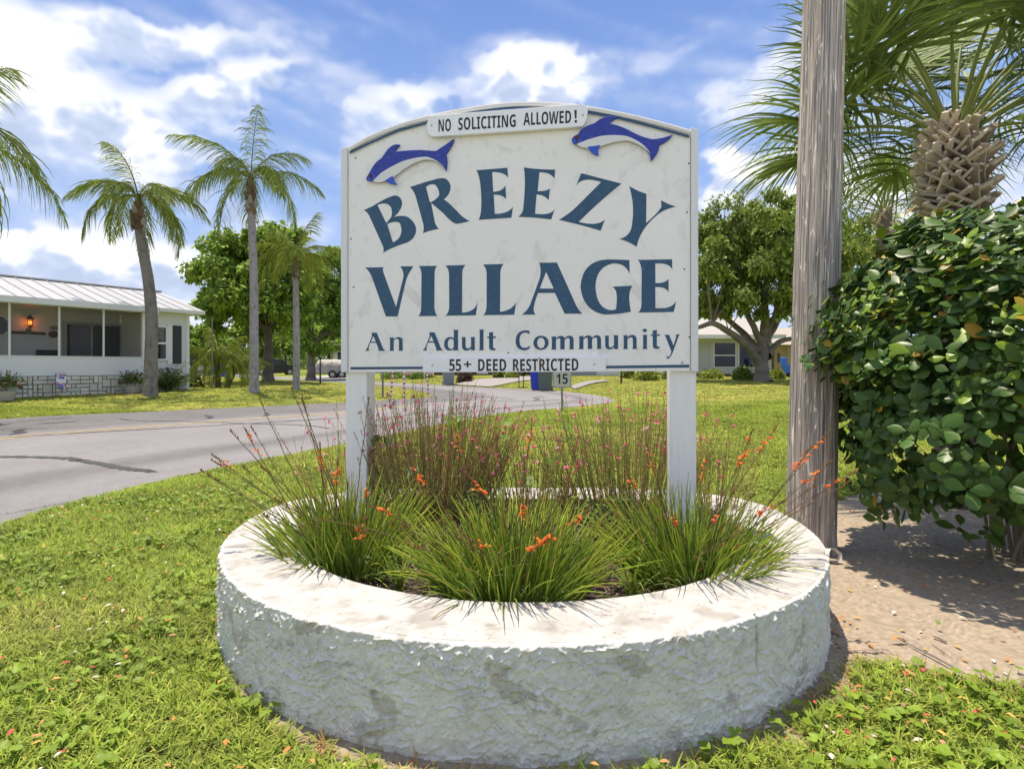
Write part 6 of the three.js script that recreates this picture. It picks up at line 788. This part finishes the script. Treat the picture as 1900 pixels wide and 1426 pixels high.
{ const b = onGround(594, 711), t = thing('lamp_post', 'thin dark blue garden post in front of the covered trailer', 'post', [b.x, b.y, b.z]), Z = -b.z, h = (711 - 666) / F * Z; part('shaft', new THREE.CylinderGeometry(0.035, 0.045, h, 10).translate(0, h / 2, 0), std(lin(0.03, 0.05, 0.08), 0.5), t); part('cap', box(0.14, 0.10, 0.14, 0, h + 0.05, 0, 0.02), std(lin(0.03, 0.06, 0.14), 0.5), t); }
function car(u, Z, turn, col, label) { const b = standAt(u, Z), t = thing('parked_car', label, 'car', [b.x, b.y + 0.02, b.z], turn), sh = new THREE.Shape(); [[-2.2, 0.35], [2.2, 0.35], [2.25, 0.8], [2.1, 1.0], [1.2, 1.05], [0.6, 1.6], [-1.5, 1.65], [-2.1, 1.05], [-2.25, 0.85]].forEach(([x, y], i) => i ? sh.lineTo(x, y) : sh.moveTo(x, y)); part('body', new THREE.ExtrudeGeometry(sh, { depth: 1.6, bevelEnabled: true, bevelSize: 0.06, bevelThickness: 0.1, bevelSegments: 2 }).translate(0, 0, -0.8), std(col, 0.25), t); for (const z of [-0.912, 0.912]) for (const [x0, x1] of [[-1.45, -0.45], [-0.35, 0.55]]) part('window', span(x0, x1, 1.1, 1.5, z - 0.008, z + 0.008), M.glass, t); for (const x of [-1.4, 1.4]) for (const z of [-0.85, 0.85]) { const w = part('wheel', new THREE.CylinderGeometry(0.36, 0.36, 0.24, 20).rotateX(Math.PI / 2).translate(x, 0.36, z), M.black, t); part('rim', new THREE.CylinderGeometry(0.2, 0.2, 0.26, 14).rotateX(Math.PI / 2).translate(x, 0.36, z), M.metal, w); } for (const z of [-0.6, 0.6]) part('headlight', box(0.06, 0.14, 0.3, 2.27, 0.8, z, 0.02), M.white, t); }
car(509, 62, 0.5, lin(0.012, 0.015, 0.02), 'dark car parked between the tree trunks across the side street'); car(992, 40, 2.6, lin(0.05, 0.05, 0.05), 'dark car parked on the driveway behind the bins');
// distant houses
function plainHouse(u0, u1, Z, h, col, base, label, roofCol, extra) { const a = standAt(u0, Z), b = standAt(u1, Z), W = b.x - a.x, t = thing('distant_house', label, 'house', [a.x, Math.min(a.y, b.y), a.z]); part('wall', span(0, W, 0.5, h, -6, 0), std(col, 0.8), t); part('base', span(-0.01, W + 0.01, -0.2, 0.499, -6, 0.015), std(base, 0.9), t); const sh = new THREE.Shape(); sh.moveTo(-6.6, h); sh.lineTo(0.6, h); sh.lineTo(-3, h + 1.3); part('roof', new THREE.ExtrudeGeometry(sh, { depth: W + 0.8, bevelEnabled: false }).rotateY(Math.PI / 2).scale(1, 1, -1).translate(-0.4, 0.003, 0), std(roofCol, 0.7, { side: THREE.DoubleSide }), t).geometry.computeVertexNormals(); part('soffit_board', span(-0.4, W + 0.4, h - 0.14, h + 0.08, 0.6, 0.63), M.white, t); if (extra) extra(t, W); return t; }
plainHouse(805, 1010, 47, 2.7, lin(0.17, 0.06, 0.05), lin(0.14, 0.05, 0.045), 'red brick house beyond the driveway at the road bend', lin(0.3, 0.29, 0.28), (t, W) => { sash(t, 1.2, 2.6, 0.9, 2.0, 0.012); sash(t, 5.0, 6.4, 0.9, 2.0, 0.012); part('door', span(3.4, 4.3, 0.1, 2.1, 0.016, 0.05), M.white, t); });
plainHouse(1052, 1150, 44, 2.8, lin(0.5, 0.53, 0.58), lin(0.4, 0.4, 0.42), 'pale blue grey house behind the speed sign', lin(0.35, 0.35, 0.36), (t) => { sash(t, 0.6, 1.8, 0.9, 2.1, 0.012); part('garage_door', span(2.2, 3.9, 0.05, 2.1, 0.016, 0.05), M.white, t); });
plainHouse(618, 720, 60, 2.9, lin(0.62, 0.63, 0.64), lin(0.5, 0.5, 0.5), 'white house behind the covered trailer', lin(0.5, 0.51, 0.52), (t) => { sash(t, 0.4, 1.5, 1.1, 2.2, 0.012); sash(t, 2.4, 3.5, 1.1, 2.2, 0.012); });
plainHouse(330, 405, 78, 2.6, lin(0.6, 0.61, 0.62), lin(0.25, 0.22, 0.2), 'white house with a carport behind the dwarf date palms', lin(0.6, 0.6, 0.61), (t) => { sash(t, 1.0, 2.4, 1.0, 2.1, 0.012); sash(t, 3.2, 4.4, 1.0, 2.1, 0.012); });
{ // house behind the oak
  const Z = 40, a = standAt(1268, Z), sc = Z / F, X = (u) => (u - 1268) * sc, gy = a.y, Y = (v) => EYE - (v - HY) * sc - gy, t = thing('pale_house', 'white house with a brick base and large windows behind the oak', 'house', [a.x, gy, a.z]);
  part('wall', span(0, X(1432), Y(693), Y(628), -7, 0), std(lin(0.52, 0.52, 0.51), 0.75), t); const bb = part('brick_base', span(-0.01, X(1434), Y(712), Y(693) - 0.001, -7, 0.02), std(lin(0.15, 0.065, 0.055), 0.9), t); part('panel_door', span(X(1297), X(1319), Y(689), Y(636), 0.004, 0.03), std(lin(0.42, 0.43, 0.44), 0.7), t);
  const w1 = sash(t, X(1324), X(1366), Y(682), Y(634), 0.004); part('meeting_rail', span(X(1325), X(1365), Y(660), Y(658), 0.02, 0.06), M.white, w1); sash(t, X(1370), X(1412), Y(682), Y(634), 0.004);
  const sh = new THREE.Shape(); sh.moveTo(-7.8, Y(628)); sh.lineTo(1.0, Y(628)); sh.lineTo(-3.4, Y(628) + 1.7); part('roof', new THREE.ExtrudeGeometry(sh, { depth: X(1445), bevelEnabled: false }).rotateY(Math.PI / 2).scale(1, 1, -1).translate(-0.3, 0.003, 0), std(lin(0.40, 0.385, 0.36), 0.8, { side: THREE.DoubleSide }), t).geometry.computeVertexNormals(); part('soffit_board', span(-0.4, X(1446), Y(629), Y(622), 1.0, 1.04), M.white, t);
  const c = standAt(1437, 42), y2 = thing('yellow_house', 'pale yellow clapboard house partly hidden by the oak and the pole', 'house', [c.x, c.y, c.z]), s2 = 42 / F, q = (u) => (u - 1437) * s2, r = (v) => EYE - (v - HY) * s2 - c.y;
  part('siding', siding(q(1437), q(1500), r(712), r(642), 0, 0.14, lin(0.56, 0.44, 0.24)), std(0xffffff, 0.8, { vertexColors: true, side: THREE.DoubleSide }), y2); part('wall_core', span(q(1437) + 0.01, q(1500), r(712), r(640), -6, -0.02), std(lin(0.5, 0.4, 0.24), 0.8), y2); part('roof', new THREE.ExtrudeGeometry(new THREE.Shape([new THREE.Vector2(-6.5, r(640)), new THREE.Vector2(0.8, r(640)), new THREE.Vector2(-3, r(640) + 1.4)]), { depth: 3.2, bevelEnabled: false }).rotateY(Math.PI / 2).scale(1, 1, -1).translate(-0.3, 0.003, 0), std(lin(0.4, 0.36, 0.3), 0.8, { side: THREE.DoubleSide }), y2).geometry.computeVertexNormals(); part('window', span(q(1443), q(1447), r(672), r(655), 0.014, 0.05), M.glass, y2); part('porch_post', span(q(1457), q(1460), r(708), r(642), 0.3, 0.36), std(lin(0.5, 0.4, 0.26), 0.8), y2);
  const d = standAt(1462, 37), tub = thing('blue_barrow', 'bright blue plastic tub and cart beside the yellow house', 'cart', [d.x, d.y, d.z]); part('tub', new THREE.CylinderGeometry(0.38, 0.26, 0.5, 18).translate(0, 0.55, 0), std(lin(0.03, 0.16, 0.7), 0.35), tub); part('upright', box(0.3, 0.5, 0.25, -0.25, 1.0, 0, 0.05), std(lin(0.03, 0.16, 0.7), 0.35), tub); part('wheel', new THREE.CylinderGeometry(0.2, 0.2, 0.08, 16).rotateX(Math.PI / 2).translate(0.2, 0.2, 0.2), M.black, tub); part('wheel', new THREE.CylinderGeometry(0.2, 0.2, 0.08, 16).rotateX(Math.PI / 2).translate(0.2, 0.2, -0.2), M.black, tub); part('frame', span(-0.3, 0.3, 0.2, 0.29, -0.15, 0.15), std(lin(0.02, 0.05, 0.4), 0.5), tub);
}
for (const [u, v, w, h, l, p] of [[1380, 705, 44, 26, 'dark round bush at the left foot of the oak', pG], [1440, 704, 34, 18, 'light green bush at the right foot of the oak', pY], [1320, 703, 50, 18, 'low flowering bush under the white house window', pY], [1200, 706, 50, 26, 'yellowish bush beyond the lawn left of the right sign post', pY], [1250, 704, 50, 30, 'dark bush beyond the lawn behind the right sign post', pG], [1165, 702, 30, 24, 'yellow leafed bush beside the pale blue grey house', pY], [925, 702, 20, 18, 'small green bush by the brick house', pG], [950, 702, 26, 14, 'low potted greenery by the brick house driveway', pY], [735, 702, 70, 18, 'dark hedge beyond the side street behind the striped poles', pG], [780, 702, 50, 16, 'dark shrub beyond the side street', pG]]) bush(u, v, w, h, l, p, 'shrub', 650, 0.10);
{ const b = onGround(1153, 711), t = thing('lamp_post', 'slim black post on the lawn beyond the road bend', 'post', [b.x, b.y, b.z]); part('shaft', new THREE.CylinderGeometry(0.035, 0.04, 1.7, 10).translate(0, 0.8, 0), M.black, t); part('cap', new THREE.SphereGeometry(0.06, 10, 8).translate(0, 1.68, 0), M.black, t); }
// trees and palms scattered behind the houses
{
  const bg = [[362, 66, 3.0, 3.4, 'dark bushy tree behind the white carport house'], [395, 70, 2.6, 3.0, 'low tree behind the dwarf date palms'], [610, 62, 3.5, 4.5, 'bushy tree behind the covered trailer'], [530, 75, 5, 4.5, 'tree across the side street between two trunks'], [450, 80, 5, 4, 'tree across the side street beside the blue bin'], [1250, 55, 4.5, 4, 'tree behind the white house, beside the sign']];
  for (const [u, Z, r, h, label] of bg) { const b = standAt(u, Z); broadTree(b, [[[V(0, -0.1, 0), V(0, h * 0.5, 0), V(0.1, h * 0.9, 0)], 0.22, 0.08]], [[V(0, h * 0.95, 0), r, h * 0.75, r]], { label, name: 'background_tree', pal: palTree, leaf: 0.35, lobes: 22, per: 55, sr: 0.4, group: 'trees behind the houses' }); }
  // far-off wood
  const mb = [spray(9, 0.7, 0.9, [lin(0.13, 0.19, 0.05), lin(0.19, 0.25, 0.06)])], ps = []; for (let i = 0; i < 9000; i++) { const a = rr(-1.2, 1.2), Z = rr(118, 150), x = Math.tan(a) * Z, hm = 5.2 + 3.2 * fbm(x * 0.05, 3, 1, 3) + 2 * noise(x * 0.2, 1, 7); ps.push(V(x, 0.3 + Math.pow(rnd(), 0.7) * hm, -Z)); }
  const im = new THREE.InstancedMesh(mb[0], M.leaf, ps.length), m4 = new THREE.Matrix4(), q = new THREE.Quaternion(), e = new THREE.Euler(); ps.forEach((p, i) => { e.set(rr(0, 6), rr(0, 6), rr(0, 6)); q.setFromEuler(e); const s = rr(0.8, 1.5); m4.compose(p, q, V(s, s, s)); im.setMatrixAt(i, m4); }); im.name = 'distant_wood'; scene.add(im); tag(im, 'low belt of far-off trees behind the houses', 'trees', null, 'stuff');
}

scene.traverse((o) => { if (o.isMesh) { o.castShadow = true; o.receiveShadow = true; } });
renderer.render(scene, camera);
